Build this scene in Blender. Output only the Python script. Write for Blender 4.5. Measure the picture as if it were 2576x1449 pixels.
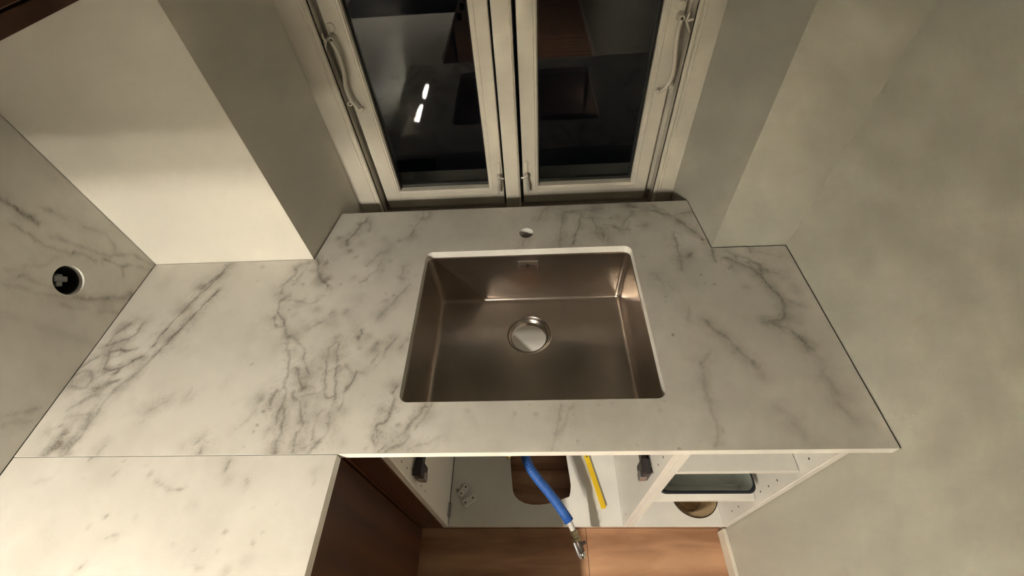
import bpy, bmesh, math, random
import numpy as np
from mathutils import Vector, Matrix
from mathutils.geometry import delaunay_2d_cdt

for o in list(bpy.data.objects):
    bpy.data.objects.remove(o)
S = bpy.context.scene
C = S.collection
PI = math.pi

# ------------------------------------------------------------------ camera
cam_d = bpy.data.cameras.new('camera')
cam_d.sensor_fit = 'HORIZONTAL'
cam_d.sensor_width = 36.0
cam_d.lens = 1067.84 / 2576 * 36.0
cam_d.clip_start = 0.02
cam = bpy.data.objects.new('camera', cam_d)
C.objects.link(cam)
RT = Vector((0.998314, 0.009416, -0.057283))
UP = Vector((0.029218, 0.771159, 0.635972))
FW = Vector((-0.050162, 0.636573, -0.769583))
cam.matrix_world = Matrix(((RT.x, UP.x, -FW.x, 0.00856), (RT.y, UP.y, -FW.y, -0.24660),
                           (RT.z, UP.z, -FW.z, 1.64238), (0, 0, 0, 1)))
S.camera = cam

# ------------------------------------------------------------------ world: night outside
w = bpy.data.worlds.new('night')
S.world = w
w.use_nodes = True
w.node_tree.nodes['Background'].inputs[0].default_value = (0.10, 0.13, 0.18, 1)
w.node_tree.nodes['Background'].inputs[1].default_value = 0.004

# the only light: two LED strips under the cooker hood on the left wall (built further down)
LED_STRENGTH = 2350.0
LED_COLOR = (1.0, 0.91, 0.765)
LEDS = [(-0.812, -1.645, -1.420), (-0.812, -1.305, -1.070)]   # x, y0, y1
LED_Z = 1.7480
LIP = 0.0092        # depth of the unseen side lips, added to dim light towards the right wall

S.view_settings.view_transform = 'Standard'
S.view_settings.look = 'None'
S.view_settings.gamma = 1.0
S.view_settings.use_curve_mapping = False
S.view_settings.exposure = 0.0
S.cycles.max_bounces = 12
S.cycles.diffuse_bounces = 2
S.cycles.glossy_bounces = 6
S.cycles.caustics_reflective = True
S.cycles.sample_clamp_indirect = 0.0

# ------------------------------------------------------------------ materials
def new_mat(name):
    m = bpy.data.materials.new(name)
    m.use_nodes = True
    nt = m.node_tree
    return m, nt, nt.nodes['Principled BSDF']

def col(c):
    return (c[0], c[1], c[2], 1.0)

def plain(name, c, rough=0.5, metal=0.0, var=0.06, scale=30.0, bump=0.0, bscale=200.0, ior=1.45, spec=None):
    """procedural paint / plastic / metal: base colour with a little noise variation and optional relief"""
    m, nt, b = new_mat(name)
    N, L = nt.nodes, nt.links
    tc = N.new('ShaderNodeTexCoord')
    n = N.new('ShaderNodeTexNoise')
    n.inputs['Scale'].default_value = scale
    n.inputs['Detail'].default_value = 4
    L.new(tc.outputs['Object'], n.inputs['Vector'])
    r = N.new('ShaderNodeValToRGB')
    r.color_ramp.elements[0].position = 0.3
    r.color_ramp.elements[1].position = 0.7
    r.color_ramp.elements[0].color = col([x * (1 - var) for x in c])
    r.color_ramp.elements[1].color = col([min(1, x * (1 + var)) for x in c])
    L.new(n.outputs['Fac'], r.inputs['Fac'])
    L.new(r.outputs['Color'], b.inputs['Base Color'])
    b.inputs['Roughness'].default_value = rough
    b.inputs['Metallic'].default_value = metal
    b.inputs['IOR'].default_value = ior
    if spec is not None:
        b.inputs['Specular IOR Level'].default_value = spec
    if bump > 0:
        n2 = N.new('ShaderNodeTexNoise')
        n2.inputs['Scale'].default_value = bscale
        n2.inputs['Detail'].default_value = 3
        L.new(tc.outputs['Object'], n2.inputs['Vector'])
        bp = N.new('ShaderNodeBump')
        bp.inputs['Strength'].default_value = bump
        bp.inputs['Distance'].default_value = 0.002
        L.new(n2.outputs['Fac'], bp.inputs['Height'])
        L.new(bp.outputs['Normal'], b.inputs['Normal'])
    return m

def marble(name, rough=0.022):
    m, nt, b = new_mat(name)
    N, L = nt.nodes, nt.links
    at = N.new('ShaderNodeAttribute')
    at.attribute_name = 'vein'
    tc = N.new('ShaderNodeTexCoord')
    n1 = N.new('ShaderNodeTexNoise'); n1.inputs['Scale'].default_value = 5.0; n1.inputs['Detail'].default_value = 5
    L.new(tc.outputs['Object'], n1.inputs['Vector'])
    base = N.new('ShaderNodeValToRGB')
    base.color_ramp.elements[0].position = 0.35
    base.color_ramp.elements[1].position = 0.68
    base.color_ramp.elements[0].color = col((0.66, 0.63, 0.565))
    base.color_ramp.elements[1].color = col((0.73, 0.70, 0.64))
    L.new(n1.outputs['Fac'], base.inputs['Fac'])
    n2 = N.new('ShaderNodeTexNoise'); n2.inputs['Scale'].default_value = 300.0; n2.inputs['Detail'].default_value = 3
    L.new(tc.outputs['Object'], n2.inputs['Vector'])
    mp = N.new('ShaderNodeMapRange')
    mp.inputs['From Min'].default_value = 0.3; mp.inputs['From Max'].default_value = 0.7
    mp.inputs['To Min'].default_value = 0.75; mp.inputs['To Max'].default_value = 1.2
    L.new(n2.outputs['Fac'], mp.inputs['Value'])
    mu = N.new('ShaderNodeMath'); mu.operation = 'MULTIPLY'; mu.use_clamp = True
    L.new(at.outputs['Fac'], mu.inputs[0]); L.new(mp.outputs['Result'], mu.inputs[1])
    mix = N.new('ShaderNodeMixRGB')
    mix.inputs['Color2'].default_value = col((0.185, 0.16, 0.13))
    L.new(mu.outputs['Value'], mix.inputs['Fac'])
    L.new(base.outputs['Color'], mix.inputs['Color1'])
    L.new(mix.outputs['Color'], b.inputs['Base Color'])
    b.inputs['Roughness'].default_value = rough
    b.inputs['IOR'].default_value = 1.45
    return m

def wood(name, dark, light, stretch=(1.2, 14, 14), scale=3.0, rough=0.4, knots=0.0, rnd=False):
    m, nt, b = new_mat(name)
    N, L = nt.nodes, nt.links
    tc = N.new('ShaderNodeTexCoord')
    mpg = N.new('ShaderNodeMapping')
    mpg.inputs['Scale'].default_value = stretch
    if rnd:
        oi = N.new('ShaderNodeObjectInfo')
        mulv = N.new('ShaderNodeVectorMath'); mulv.operation = 'SCALE'
        mulv.inputs['Scale'].default_value = 40.0
        L.new(oi.outputs['Location'], mulv.inputs[0])
        add = N.new('ShaderNodeVectorMath'); add.operation = 'ADD'
        L.new(tc.outputs['Object'], add.inputs[0]); L.new(oi.outputs['Location'], add.inputs[1])
        L.new(add.outputs['Vector'], mpg.inputs['Vector'])
    else:
        L.new(tc.outputs['Object'], mpg.inputs['Vector'])
    n = N.new('ShaderNodeTexNoise')
    n.inputs['Scale'].default_value = scale; n.inputs['Detail'].default_value = 7
    n.inputs['Distortion'].default_value = 1.2
    L.new(mpg.outputs['Vector'], n.inputs['Vector'])
    wv = N.new('ShaderNodeTexWave')
    wv.wave_type = 'BANDS'; wv.bands_direction = 'Y'
    wv.inputs['Scale'].default_value = 0.45
    wv.inputs['Distortion'].default_value = 9.0
    wv.inputs['Detail'].default_value = 3
    wv.inputs['Detail Scale'].default_value = 0.6
    L.new(mpg.outputs['Vector'], wv.inputs['Vector'])
    mx = N.new('ShaderNodeMath'); mx.operation = 'MULTIPLY_ADD'
    mx.inputs[1].default_value = 0.30
    L.new(wv.outputs['Fac'], mx.inputs[0])
    sc = N.new('ShaderNodeMath'); sc.operation = 'MULTIPLY'; sc.inputs[1].default_value = 0.75
    L.new(n.outputs['Fac'], sc.inputs[0]); L.new(sc.outputs[0], mx.inputs[2])
    r = N.new('ShaderNodeValToRGB')
    r.color_ramp.elements[0].position = 0.25; r.color_ramp.elements[1].position = 0.72
    r.color_ramp.elements[0].color = col(dark); r.color_ramp.elements[1].color = col(light)
    L.new(mx.outputs[0], r.inputs['Fac'])
    L.new(r.outputs['Color'], b.inputs['Base Color'])
    b.inputs['Roughness'].default_value = rough
    return m

def steel(name, c, rough, stretch=(4, 400, 400), bump=0.02):
    m, nt, b = new_mat(name)
    N, L = nt.nodes, nt.links
    tc = N.new('ShaderNodeTexCoord')
    mpg = N.new('ShaderNodeMapping'); mpg.inputs['Scale'].default_value = stretch
    L.new(tc.outputs['Object'], mpg.inputs['Vector'])
    n = N.new('ShaderNodeTexNoise'); n.inputs['Scale'].default_value = 2.0; n.inputs['Detail'].default_value = 3
    L.new(mpg.outputs['Vector'], n.inputs['Vector'])
    mr = N.new('ShaderNodeMapRange')
    mr.inputs['To Min'].default_value = rough * 0.985; mr.inputs['To Max'].default_value = rough * 1.015
    L.new(n.outputs['Fac'], mr.inputs['Value'])
    L.new(mr.outputs['Result'], b.inputs['Roughness'])
    b.inputs['Base Color'].default_value = col(c)
    b.inputs['Metallic'].default_value = 1.0
    if bump:
        bp = N.new('ShaderNodeBump'); bp.inputs['Strength'].default_value = bump; bp.inputs['Distance'].default_value = 0.001
        L.new(n.outputs['Fac'], bp.inputs['Height']); L.new(bp.outputs['Normal'], b.inputs['Normal'])
    return m

def glass(name, c=(1, 1, 1), rough=0.0, ior=1.5):
    m, nt, b = new_mat(name)
    N, L = nt.nodes, nt.links
    tc = N.new('ShaderNodeTexCoord')
    n = N.new('ShaderNodeTexNoise'); n.inputs['Scale'].default_value = 60; n.inputs['Detail'].default_value = 5
    L.new(tc.outputs['Object'], n.inputs['Vector'])
    mr = N.new('ShaderNodeMapRange')
    mr.inputs['From Min'].default_value = 0.55; mr.inputs['From Max'].default_value = 0.8
    mr.inputs['To Min'].default_value = rough; mr.inputs['To Max'].default_value = rough + 0.03
    L.new(n.outputs['Fac'], mr.inputs['Value'])
    L.new(mr.outputs['Result'], b.inputs['Roughness'])
    b.inputs['Base Color'].default_value = col(c)
    b.inputs['Transmission Weight'].default_value = 1.0
    b.inputs['IOR'].default_value = ior
    return m

M = {}
M['paint_wall'] = plain('off_white_wall_paint', (0.52, 0.51, 0.44), 0.75, bump=0.08, bscale=120, var=0.02, scale=3)
M['paint_box'] = plain('warm_white_satin_board', (0.80, 0.765, 0.68), 0.5, var=0.02, scale=4)
M['ceiling'] = plain('ceiling_paint', (0.45, 0.44, 0.41), 0.8, var=0.02)
M['cream'] = plain('cream_window_gloss_paint', (0.76, 0.71, 0.61), 0.35, bump=0.06, bscale=90, var=0.03, scale=20)
M['marble'] = marble('white_marble_stone')
M['marble_edge_lit'] = plain('lightened_cut_edge', (0.92, 0.90, 0.85), 0.35, var=0.03)  # cut faces coloured whiter than the top for the light they catch
M['marble_wall'] = marble('wall_marble_stone', 0.38)
M['white_board'] = plain('white_melamine_board', (0.80, 0.78, 0.73), 0.45, var=0.015)
M['white_plastic'] = plain('white_plastic', (0.82, 0.80, 0.75), 0.4, var=0.02)
M['walnut'] = wood('walnut_veneer', (0.040, 0.015, 0.006), (0.090, 0.034, 0.014), stretch=(9, 9, 0.8), scale=3.0, rough=0.45)
M['oak'] = wood('oak_laminate', (0.30, 0.145, 0.075), (0.58, 0.335, 0.195), stretch=(1.4, 9, 9), scale=2.6, rough=0.42, rnd=True)
M['steel'] = steel('brushed_steel_bowl', (0.54, 0.485, 0.435), 0.28, bump=0.0, stretch=(3, 60, 60))
M['chrome'] = plain('chrome', (0.66, 0.63, 0.58), 0.2, metal=1.0, var=0.02)
M['satin'] = plain('satin_steel_plate', (0.42, 0.39, 0.35), 0.3, metal=1.0, var=0.03)
M['nickel'] = plain('nickel_hardware', (0.90, 0.87, 0.82), 0.22, metal=0.45, var=0.03)
M['dark_metal'] = plain('dark_burnished_metal', (0.10, 0.085, 0.075), 0.35, metal=0.6)
M['hinge'] = plain('dark_hinge_metal', (0.055, 0.05, 0.052), 0.35, metal=0.5)
M['hinge_light'] = plain('grey_hinge_metal', (0.45, 0.43, 0.42), 0.35, metal=0.8)
M['brass'] = plain('aged_brass', (0.30, 0.25, 0.15), 0.35, metal=0.85)
M['black_plastic'] = plain('black_plastic', (0.012, 0.011, 0.010), 0.45)
M['grey_plastic'] = plain('grey_plastic', (0.30, 0.30, 0.29), 0.5)
M['hole_shade'] = plain('drilled_hole_shade', (0.03, 0.025, 0.02), 0.9)  # dark colour standing in for the shade inside small holes
M['blue'] = plain('blue_corrugated_sleeve', (0.035, 0.13, 0.46), 0.5, var=0.12, scale=80)
M['pex'] = plain('milky_pipe_plastic', (0.62, 0.60, 0.56), 0.4)
M['yellow'] = plain('yellow_lacquer', (0.85, 0.56, 0.02), 0.45, var=0.05)
M['yellow_pale'] = plain('pale_yellow_foam', (0.70, 0.58, 0.25), 0.7)
M['rubber'] = plain('navy_black_seal', (0.012, 0.016, 0.024), 0.5)
M['glass'] = glass('window_glass', (0.97, 0.98, 0.98), 0.0, 1.33)
M['glass_dish'] = glass('green_tinted_glass', (0.82, 0.88, 0.85), 0.02)
M['glass_amber'] = glass('brown_tinted_glass', (0.62, 0.47, 0.30), 0.05)
M['spacer'] = plain('grey_glazing_spacer', (0.05, 0.055, 0.055), 0.4, metal=0.4)
M['hob'] = plain('black_glass_hob', (0.010, 0.011, 0.012), 0.06, var=0.12, scale=12)
M['caulk'] = plain('dark_joint', (0.05, 0.042, 0.03), 0.9)
m, nt, b = new_mat('led_diffuser')
b.inputs['Base Color'].default_value = (1, 1, 1, 1)
b.inputs['Emission Color'].default_value = col(LED_COLOR)
b.inputs['Emission Strength'].default_value = LED_STRENGTH
M['led'] = m

# ------------------------------------------------------------------ mesh helpers
class MB:
    """collects shapes for ONE mesh object"""
    def __init__(s):
        s.v = []; s.f = []; s.m = []
    def add(s, v, f, mi=0):
        o = len(s.v)
        s.v += [tuple(p) for p in v]
        s.f += [tuple(i + o for i in q) for q in f]
        s.m += [mi] * len(f)
        return s
    def box(s, x0, x1, y0, y1, z0, z1, bev=0.0, mi=0, seg=2, mat=None):
        bm = bmesh.new()
        bmesh.ops.create_cube(bm, size=1.0)
        for v in bm.verts:
            v.co = Vector((x0 if v.co.x < 0 else x1, y0 if v.co.y < 0 else y1, z0 if v.co.z < 0 else z1))
        if bev > 0:
            bmesh.ops.bevel(bm, geom=list(bm.edges), offset=bev, segments=seg, affect='EDGES', profile=0.5)
        if mat is not None:
            bm.transform(mat)
        bm.verts.index_update()
        s.add([v.co[:] for v in bm.verts], [[v.index for v in f.verts] for f in bm.faces], mi)
        bm.free()
        return s
    def prism(s, poly, z0, z1, mi=0):
        n = len(poly)
        v = [(x, y, z0) for x, y in poly] + [(x, y, z1) for x, y in poly]
        f = [[i, (i + 1) % n, n + (i + 1) % n, n + i] for i in range(n)]
        f += [list(range(n - 1, -1, -1)), list(range(n, 2 * n))]
        return s.add(v, f, mi)
    def tube(s, pts, r, seg=12, mi=0, cap=True):
        pts = [Vector(p) for p in pts]
        n = len(pts)
        rs = r if isinstance(r, (list, tuple)) else [r] * n
        v = []; f = []
        t0 = (pts[1] - pts[0]).normalized()
        ref = Vector((0, 0, 1)) if abs(t0.z) < 0.9 else Vector((1, 0, 0))
        a = t0.cross(ref).normalized()
        for i, p in enumerate(pts):
            t = (pts[min(i + 1, n - 1)] - pts[max(i - 1, 0)]).normalized()
            a = (a - t * a.dot(t)).normalized()
            bb = t.cross(a)
            for k in range(seg):
                th = 2 * PI * k / seg
                v.append(p + (a * math.cos(th) + bb * math.sin(th)) * rs[i])
        for i in range(n - 1):
            for k in range(seg):
                k2 = (k + 1) % seg
                f.append([i * seg + k, i * seg + k2, (i + 1) * seg + k2, (i + 1) * seg + k])
        if cap:
            f.append(list(range(seg - 1, -1, -1)))
            f.append([(n - 1) * seg + k for k in range(seg)])
        return s.add(v, f, mi)
    def lathe(s, prof, c, axis='z', seg=32, mi=0):
        """prof: (radius, height) list around axis through c"""
        v = []; f = []
        for (r, h) in prof:
            for k in range(seg):
                th = 2 * PI * k / seg
                p = (r * math.cos(th), r * math.sin(th), h)
                if axis == 'y': p = (p[0], h, p[1])
                if axis == 'x': p = (h, p[0], p[1])
                v.append((c[0] + p[0], c[1] + p[1], c[2] + p[2]))
        for i in range(len(prof) - 1):
            for k in range(seg):
                k2 = (k + 1) % seg
                f.append([i * seg + k, i * seg + k2, (i + 1) * seg + k2, (i + 1) * seg + k])
        return s.add(v, f, mi)
    def build(s, name, mats, parent=None, smooth=False, loc=None):
        me = bpy.data.meshes.new(name)
        vv = s.v
        if loc is not None:
            vv = [(p[0] - loc[0], p[1] - loc[1], p[2] - loc[2]) for p in s.v]
        me.from_pydata(vv, [], s.f)
        if not isinstance(mats, (list, tuple)): mats = [mats]
        for m_ in mats: me.materials.append(m_)
        me.polygons.foreach_set('material_index', s.m)
        if smooth:
            me.polygons.foreach_set('use_smooth', [True] * len(me.polygons))
            try: me.set_sharp_from_angle(angle=math.radians(smooth if smooth is not True else 40))
            except Exception: pass
        bm = bmesh.new(); bm.from_mesh(me)
        bmesh.ops.recalc_face_normals(bm, faces=bm.faces)
        bm.to_mesh(me); bm.free()
        me.update()
        o = bpy.data.objects.new(name, me)
        C.objects.link(o)
        if parent is not None: o.parent = parent
        if loc is not None: o.location = loc
        return o

def tag(o, label=None, cat=None, group=None, kind=None):
    if label: o['label'] = label
    if cat: o['category'] = cat
    if group: o['group'] = group
    if kind: o['kind'] = kind
    return o

def empty(name, label=None, cat=None, group=None, kind=None):
    o = bpy.data.objects.new(name, None)
    C.objects.link(o)
    o.empty_display_size = 0.05
    return tag(o, label, cat, group, kind)

def rrect(x0, x1, y0, y1, r, cs=8, side=0):
    """rounded rectangle, counter-clockwise; side = extra points on each straight side"""
    cs_ = [(x1 - r, y0 + r, -PI / 2), (x1 - r, y1 - r, 0), (x0 + r, y1 - r, PI / 2), (x0 + r, y0 + r, PI)]
    out = []
    for i, (cx, cy, a0) in enumerate(cs_):
        arc = [(cx + r * math.cos(a0 + PI / 2 * k / cs), cy + r * math.sin(a0 + PI / 2 * k / cs)) for k in range(cs + 1)]
        out += arc
        if side:
            nx, ny, na = cs_[(i + 1) % 4]
            q = (nx + r * math.cos(na), ny + r * math.sin(na)); p = arc[-1]
            out += [(p[0] + (q[0] - p[0]) * k / (side + 1), p[1] + (q[1] - p[1]) * k / (side + 1)) for k in range(1, side + 1)]
    return out

def circle(cx, cy, r, n=40):
    return [(cx + r * math.cos(2 * PI * k / n), cy + r * math.sin(2 * PI * k / n)) for k in range(n)]

# ------------------------------------------------------------------ marble pattern (veins follow the real slab)
VEINS = {
 'top': [
  (0.0023,0.75,[(-0.757,0.444),(-0.773,0.398),(-0.788,0.365),(-0.799,0.329),(-0.809,0.299),(-0.809,0.278),(-0.815,0.262),(-0.816,0.244),(-0.819,0.231)]),
  (0.0025,0.75,[(-0.743,0.384),(-0.756,0.348),(-0.766,0.317),(-0.769,0.294),(-0.774,0.276),(-0.784,0.258),(-0.790,0.240),(-0.797,0.223),(-0.801,0.208)]),
  (0.0037,0.40,[(-0.801,0.208),(-0.808,0.180),(-0.817,0.162),(-0.831,0.147),(-0.839,0.126),(-0.845,0.108),(-0.848,0.083),(-0.847,0.061),(-0.845,0.042),(-0.852,0.025),(-0.853,0.001)]),
  (0.0021,0.80,[(-0.823,0.207),(-0.836,0.202),(-0.845,0.188),(-0.857,0.178),(-0.864,0.166)]),
  (0.0027,0.70,[(-0.851,0.230),(-0.868,0.225),(-0.889,0.224),(-0.908,0.223),(-0.903,0.209),(-0.898,0.196),(-0.893,0.182),(-0.874,0.176),(-0.858,0.180)]),
  (0.0026,0.50,[(-0.925,0.237),(-0.903,0.247),(-0.885,0.253),(-0.879,0.264),(-0.873,0.297)]),
  (0.0032,0.55,[(-0.925,0.237),(-0.926,0.258),(-0.918,0.271),(-0.910,0.283),(-0.903,0.298)]),
  (0.0032,0.50,[(-0.841,0.153),(-0.857,0.150),(-0.868,0.144),(-0.878,0.137)]),
  (0.0032,0.42,[(-0.942,0.149),(-0.947,0.165),(-0.938,0.177),(-0.916,0.176),(-0.900,0.157),(-0.903,0.139),(-0.916,0.133),(-0.938,0.143)]),
  (0.0032,0.45,[(-0.950,0.161),(-0.945,0.187),(-0.938,0.200),(-0.926,0.209)]),
  (0.0042,0.35,[(-0.909,0.089),(-0.898,0.103),(-0.883,0.115),(-0.863,0.123)]),
  (0.0016,0.60,[(-0.910,0.052),(-0.900,0.062)]),
  (0.0095,0.55,[(-0.892,0.001),(-0.887,0.015),(-0.881,0.033),(-0.879,0.048)]),
  (0.0052,0.45,[(-0.864,0.001),(-0.864,0.020),(-0.859,0.035)]),
  (0.0032,0.40,[(-0.893,0.075),(-0.876,0.083),(-0.857,0.080),(-0.852,0.069)]),
  (0.0016,0.45,[(-0.742,0.084),(-0.732,0.095),(-0.717,0.106)]),
  (0.0019,0.50,[(-0.617,0.017),(-0.609,0.024)]),
  (0.0026,0.60,[(-0.596,0.006),(-0.598,0.014)]),
  (0.0016,0.40,[(-0.679,0.117),(-0.675,0.123)]),
  (0.0021,0.30,[(-0.792,0.004),(-0.786,0.014)]),
  (0.0026,0.60,[(-0.790,0.395),(-0.787,0.399),(-0.775,0.416),(-0.757,0.444),(-0.750,0.469)]),
  (0.0032,0.70,[(-0.528,0.479),(-0.520,0.464),(-0.519,0.456),(-0.513,0.434),(-0.505,0.415),(-0.488,0.402),(-0.473,0.391)]),
  (0.0026,0.55,[(-0.495,0.474),(-0.501,0.458),(-0.511,0.450)]),
  (0.0019,0.55,[(-0.548,0.468),(-0.562,0.461),(-0.572,0.453),(-0.567,0.431),(-0.573,0.413),(-0.579,0.403),(-0.585,0.390),(-0.582,0.372)]),
  (0.0021,0.45,[(-0.550,0.438),(-0.555,0.420),(-0.556,0.407),(-0.570,0.413)]),
  (0.0019,0.55,[(-0.568,0.360),(-0.576,0.345),(-0.571,0.331),(-0.565,0.312),(-0.572,0.303),(-0.569,0.290),(-0.561,0.279)]),
  (0.0019,0.55,[(-0.565,0.312),(-0.555,0.298),(-0.549,0.294),(-0.541,0.278)]),
  (0.0023,0.35,[(-0.567,0.352),(-0.547,0.352),(-0.527,0.344),(-0.502,0.338),(-0.490,0.342),(-0.478,0.361)]),
  (0.0019,0.50,[(-0.574,0.301),(-0.565,0.282),(-0.553,0.274),(-0.543,0.279),(-0.548,0.294),(-0.558,0.300)]),
  (0.0023,0.55,[(-0.541,0.278),(-0.530,0.260),(-0.507,0.244),(-0.483,0.224),(-0.472,0.214),(-0.469,0.197),(-0.459,0.183),(-0.445,0.161)]),
  (0.0021,0.40,[(-0.480,0.269),(-0.472,0.279),(-0.455,0.289)]),
  (0.0023,0.55,[(-0.518,0.232),(-0.505,0.203),(-0.498,0.189),(-0.491,0.161),(-0.492,0.148),(-0.487,0.131),(-0.477,0.118),(-0.476,0.100),(-0.479,0.090),(-0.482,0.084),(-0.479,0.070),(-0.475,0.057)]),
  (0.0019,0.65,[(-0.476,0.089),(-0.469,0.082),(-0.466,0.066),(-0.466,0.051),(-0.461,0.038),(-0.461,0.026),(-0.460,0.015),(-0.457,0.001)]),
  (0.0019,0.40,[(-0.473,0.046),(-0.468,0.028),(-0.466,0.010)]),
  (0.0021,0.60,[(-0.478,0.172),(-0.467,0.159),(-0.458,0.143),(-0.450,0.126)]),
  (0.0019,0.60,[(-0.467,0.118),(-0.457,0.106),(-0.447,0.099),(-0.438,0.083),(-0.430,0.066),(-0.423,0.049),(-0.430,0.038)]),
  (0.0027,0.50,[(-0.430,0.038),(-0.429,0.020),(-0.426,0.001)]),
  (0.0023,0.60,[(-0.498,0.125),(-0.501,0.113),(-0.502,0.094)]),
  (0.0042,0.40,[(-0.524,0.115),(-0.525,0.101)]),
  (0.0021,0.55,[(-0.413,0.232),(-0.422,0.220),(-0.422,0.206),(-0.417,0.178),(-0.411,0.155),(-0.405,0.134),(-0.402,0.117),(-0.394,0.109),(-0.380,0.108)]),
  (0.0018,0.65,[(-0.406,0.232),(-0.400,0.200),(-0.396,0.177),(-0.390,0.159),(-0.382,0.138),(-0.381,0.121),(-0.378,0.102)]),
  (0.0023,0.45,[(-0.358,0.161),(-0.373,0.172)]),
  (0.0023,0.40,[(-0.349,0.163),(-0.352,0.145),(-0.360,0.129),(-0.359,0.096),(-0.365,0.076)]),
  (0.0026,0.35,[(-0.449,0.110),(-0.430,0.113),(-0.413,0.121),(-0.404,0.130)]),
  (0.0026,0.30,[(-0.450,0.130),(-0.427,0.128)]),
  (0.0026,0.45,[(-0.398,0.085),(-0.400,0.060),(-0.398,0.043),(-0.398,0.025)]),
  (0.0023,0.45,[(-0.381,0.073),(-0.375,0.050),(-0.378,0.032),(-0.385,0.018),(-0.393,0.009),(-0.400,0.001)]),
  (0.0023,0.45,[(-0.386,0.021),(-0.402,0.014),(-0.409,0.009)]),
  (0.0019,0.25,[(-0.544,0.056),(-0.532,0.073),(-0.525,0.085)]),
  (0.0037,0.50,[(-0.433,0.634),(-0.435,0.612),(-0.447,0.601),(-0.455,0.574),(-0.464,0.554),(-0.471,0.540),(-0.465,0.526)]),
  (0.0037,0.35,[(-0.423,0.611),(-0.414,0.575)]),
  (0.0019,0.45,[(-0.281,0.650),(-0.287,0.619),(-0.296,0.592),(-0.301,0.563),(-0.307,0.546)]),
  (0.0019,0.45,[(-0.264,0.643),(-0.270,0.624),(-0.278,0.613),(-0.287,0.616)]),
  (0.0021,0.40,[(-0.348,0.509),(-0.359,0.496),(-0.370,0.494),(-0.379,0.479),(-0.389,0.466),(-0.397,0.449)]),
  (0.0021,0.35,[(-0.361,0.467),(-0.367,0.442),(-0.374,0.425),(-0.386,0.408),(-0.398,0.399)]),
  (0.0019,0.40,[(-0.303,0.445),(-0.300,0.427),(-0.305,0.412),(-0.300,0.405)]),
  (0.0019,0.35,[(-0.275,0.390),(-0.288,0.367),(-0.301,0.350),(-0.309,0.330),(-0.320,0.313),(-0.333,0.299)]),
  (0.0026,0.60,[(-0.364,0.264),(-0.360,0.251),(-0.365,0.241)]),
  (0.0021,0.50,[(-0.315,0.200),(-0.318,0.186),(-0.321,0.181)]),
  (0.0021,0.50,[(-0.284,0.239),(-0.293,0.229),(-0.297,0.207),(-0.300,0.195)]),
  (0.0026,0.40,[(-0.257,0.235),(-0.264,0.223),(-0.271,0.212)]),
  (0.0023,0.45,[(-0.335,0.159),(-0.349,0.165),(-0.354,0.144),(-0.360,0.122)]),
  (0.0021,0.55,[(-0.258,0.129),(-0.267,0.127),(-0.269,0.116),(-0.262,0.102),(-0.263,0.085),(-0.263,0.073),(-0.279,0.078),(-0.281,0.081)]),
  (0.0023,0.60,[(-0.263,0.073),(-0.267,0.064),(-0.274,0.052),(-0.285,0.054),(-0.288,0.049),(-0.283,0.041)]),
  (0.0021,0.45,[(-0.288,0.049),(-0.289,0.030),(-0.281,0.019)]),
  (0.0025,0.55,[(-0.197,0.092),(-0.207,0.074),(-0.219,0.061),(-0.226,0.048),(-0.229,0.035),(-0.243,0.029)]),
  (0.0017,0.45,[(-0.185,0.092),(-0.194,0.072),(-0.205,0.057),(-0.212,0.044)]),
  (0.0025,0.50,[(-0.224,0.046),(-0.221,0.028),(-0.230,0.015),(-0.245,0.012),(-0.257,0.005)]),
  (0.0025,0.50,[(-0.261,0.015),(-0.272,0.006),(-0.274,0.002)]),
  (0.0016,0.35,[(-0.166,0.029),(-0.183,0.018),(-0.204,0.013),(-0.220,0.004)]),
  (0.0023,0.40,[(0.057,0.652),(0.045,0.635),(0.033,0.612),(0.024,0.590)]),
  (0.0023,0.40,[(0.087,0.639),(0.093,0.622),(0.089,0.603),(0.089,0.577),(0.084,0.552),(0.080,0.525),(0.076,0.501)]),
  (0.0021,0.45,[(0.093,0.626),(0.112,0.624),(0.134,0.623)]),
  (0.0018,0.60,[(0.139,0.603),(0.131,0.584),(0.124,0.553),(0.115,0.529),(0.112,0.503)]),
  (0.0018,0.45,[(0.139,0.600),(0.153,0.596),(0.166,0.592),(0.172,0.569),(0.170,0.538)]),
  (0.0021,0.45,[(0.147,0.626),(0.169,0.624),(0.196,0.630)]),
  (0.0018,0.50,[(0.192,0.568),(0.209,0.564),(0.224,0.554),(0.251,0.543)]),
  (0.0021,0.50,[(0.180,0.553),(0.186,0.534),(0.184,0.505)]),
  (0.0021,0.40,[(0.200,0.558),(0.197,0.525),(0.193,0.505)]),
  (0.0021,0.40,[(0.172,0.560),(0.171,0.529),(0.179,0.514)]),
  (0.0021,0.40,[(0.237,0.559),(0.249,0.581),(0.264,0.606)]),
  (0.0021,0.35,[(0.259,0.580),(0.249,0.552)]),
  (0.0023,0.60,[(0.259,0.646),(0.291,0.627),(0.319,0.616),(0.339,0.608),(0.357,0.594),(0.377,0.580),(0.390,0.557),(0.402,0.541),(0.413,0.523),(0.424,0.502)]),
  (0.0021,0.40,[(0.289,0.614),(0.272,0.615)]),
  (0.0021,0.40,[(0.373,0.590),(0.396,0.601),(0.422,0.603)]),
  (0.0021,0.35,[(0.327,0.635),(0.351,0.617),(0.369,0.593)]),
  (0.0017,0.35,[(0.275,0.559),(0.295,0.559)]),
  (0.0018,0.55,[(0.358,0.526),(0.356,0.508),(0.358,0.491),(0.354,0.468),(0.352,0.449)]),
  (0.0023,0.40,[(0.352,0.449),(0.366,0.446),(0.381,0.459)]),
  (0.0032,0.30,[(0.354,0.441),(0.351,0.407)]),
  (0.0021,0.40,[(0.433,0.465),(0.431,0.438)]),
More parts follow.
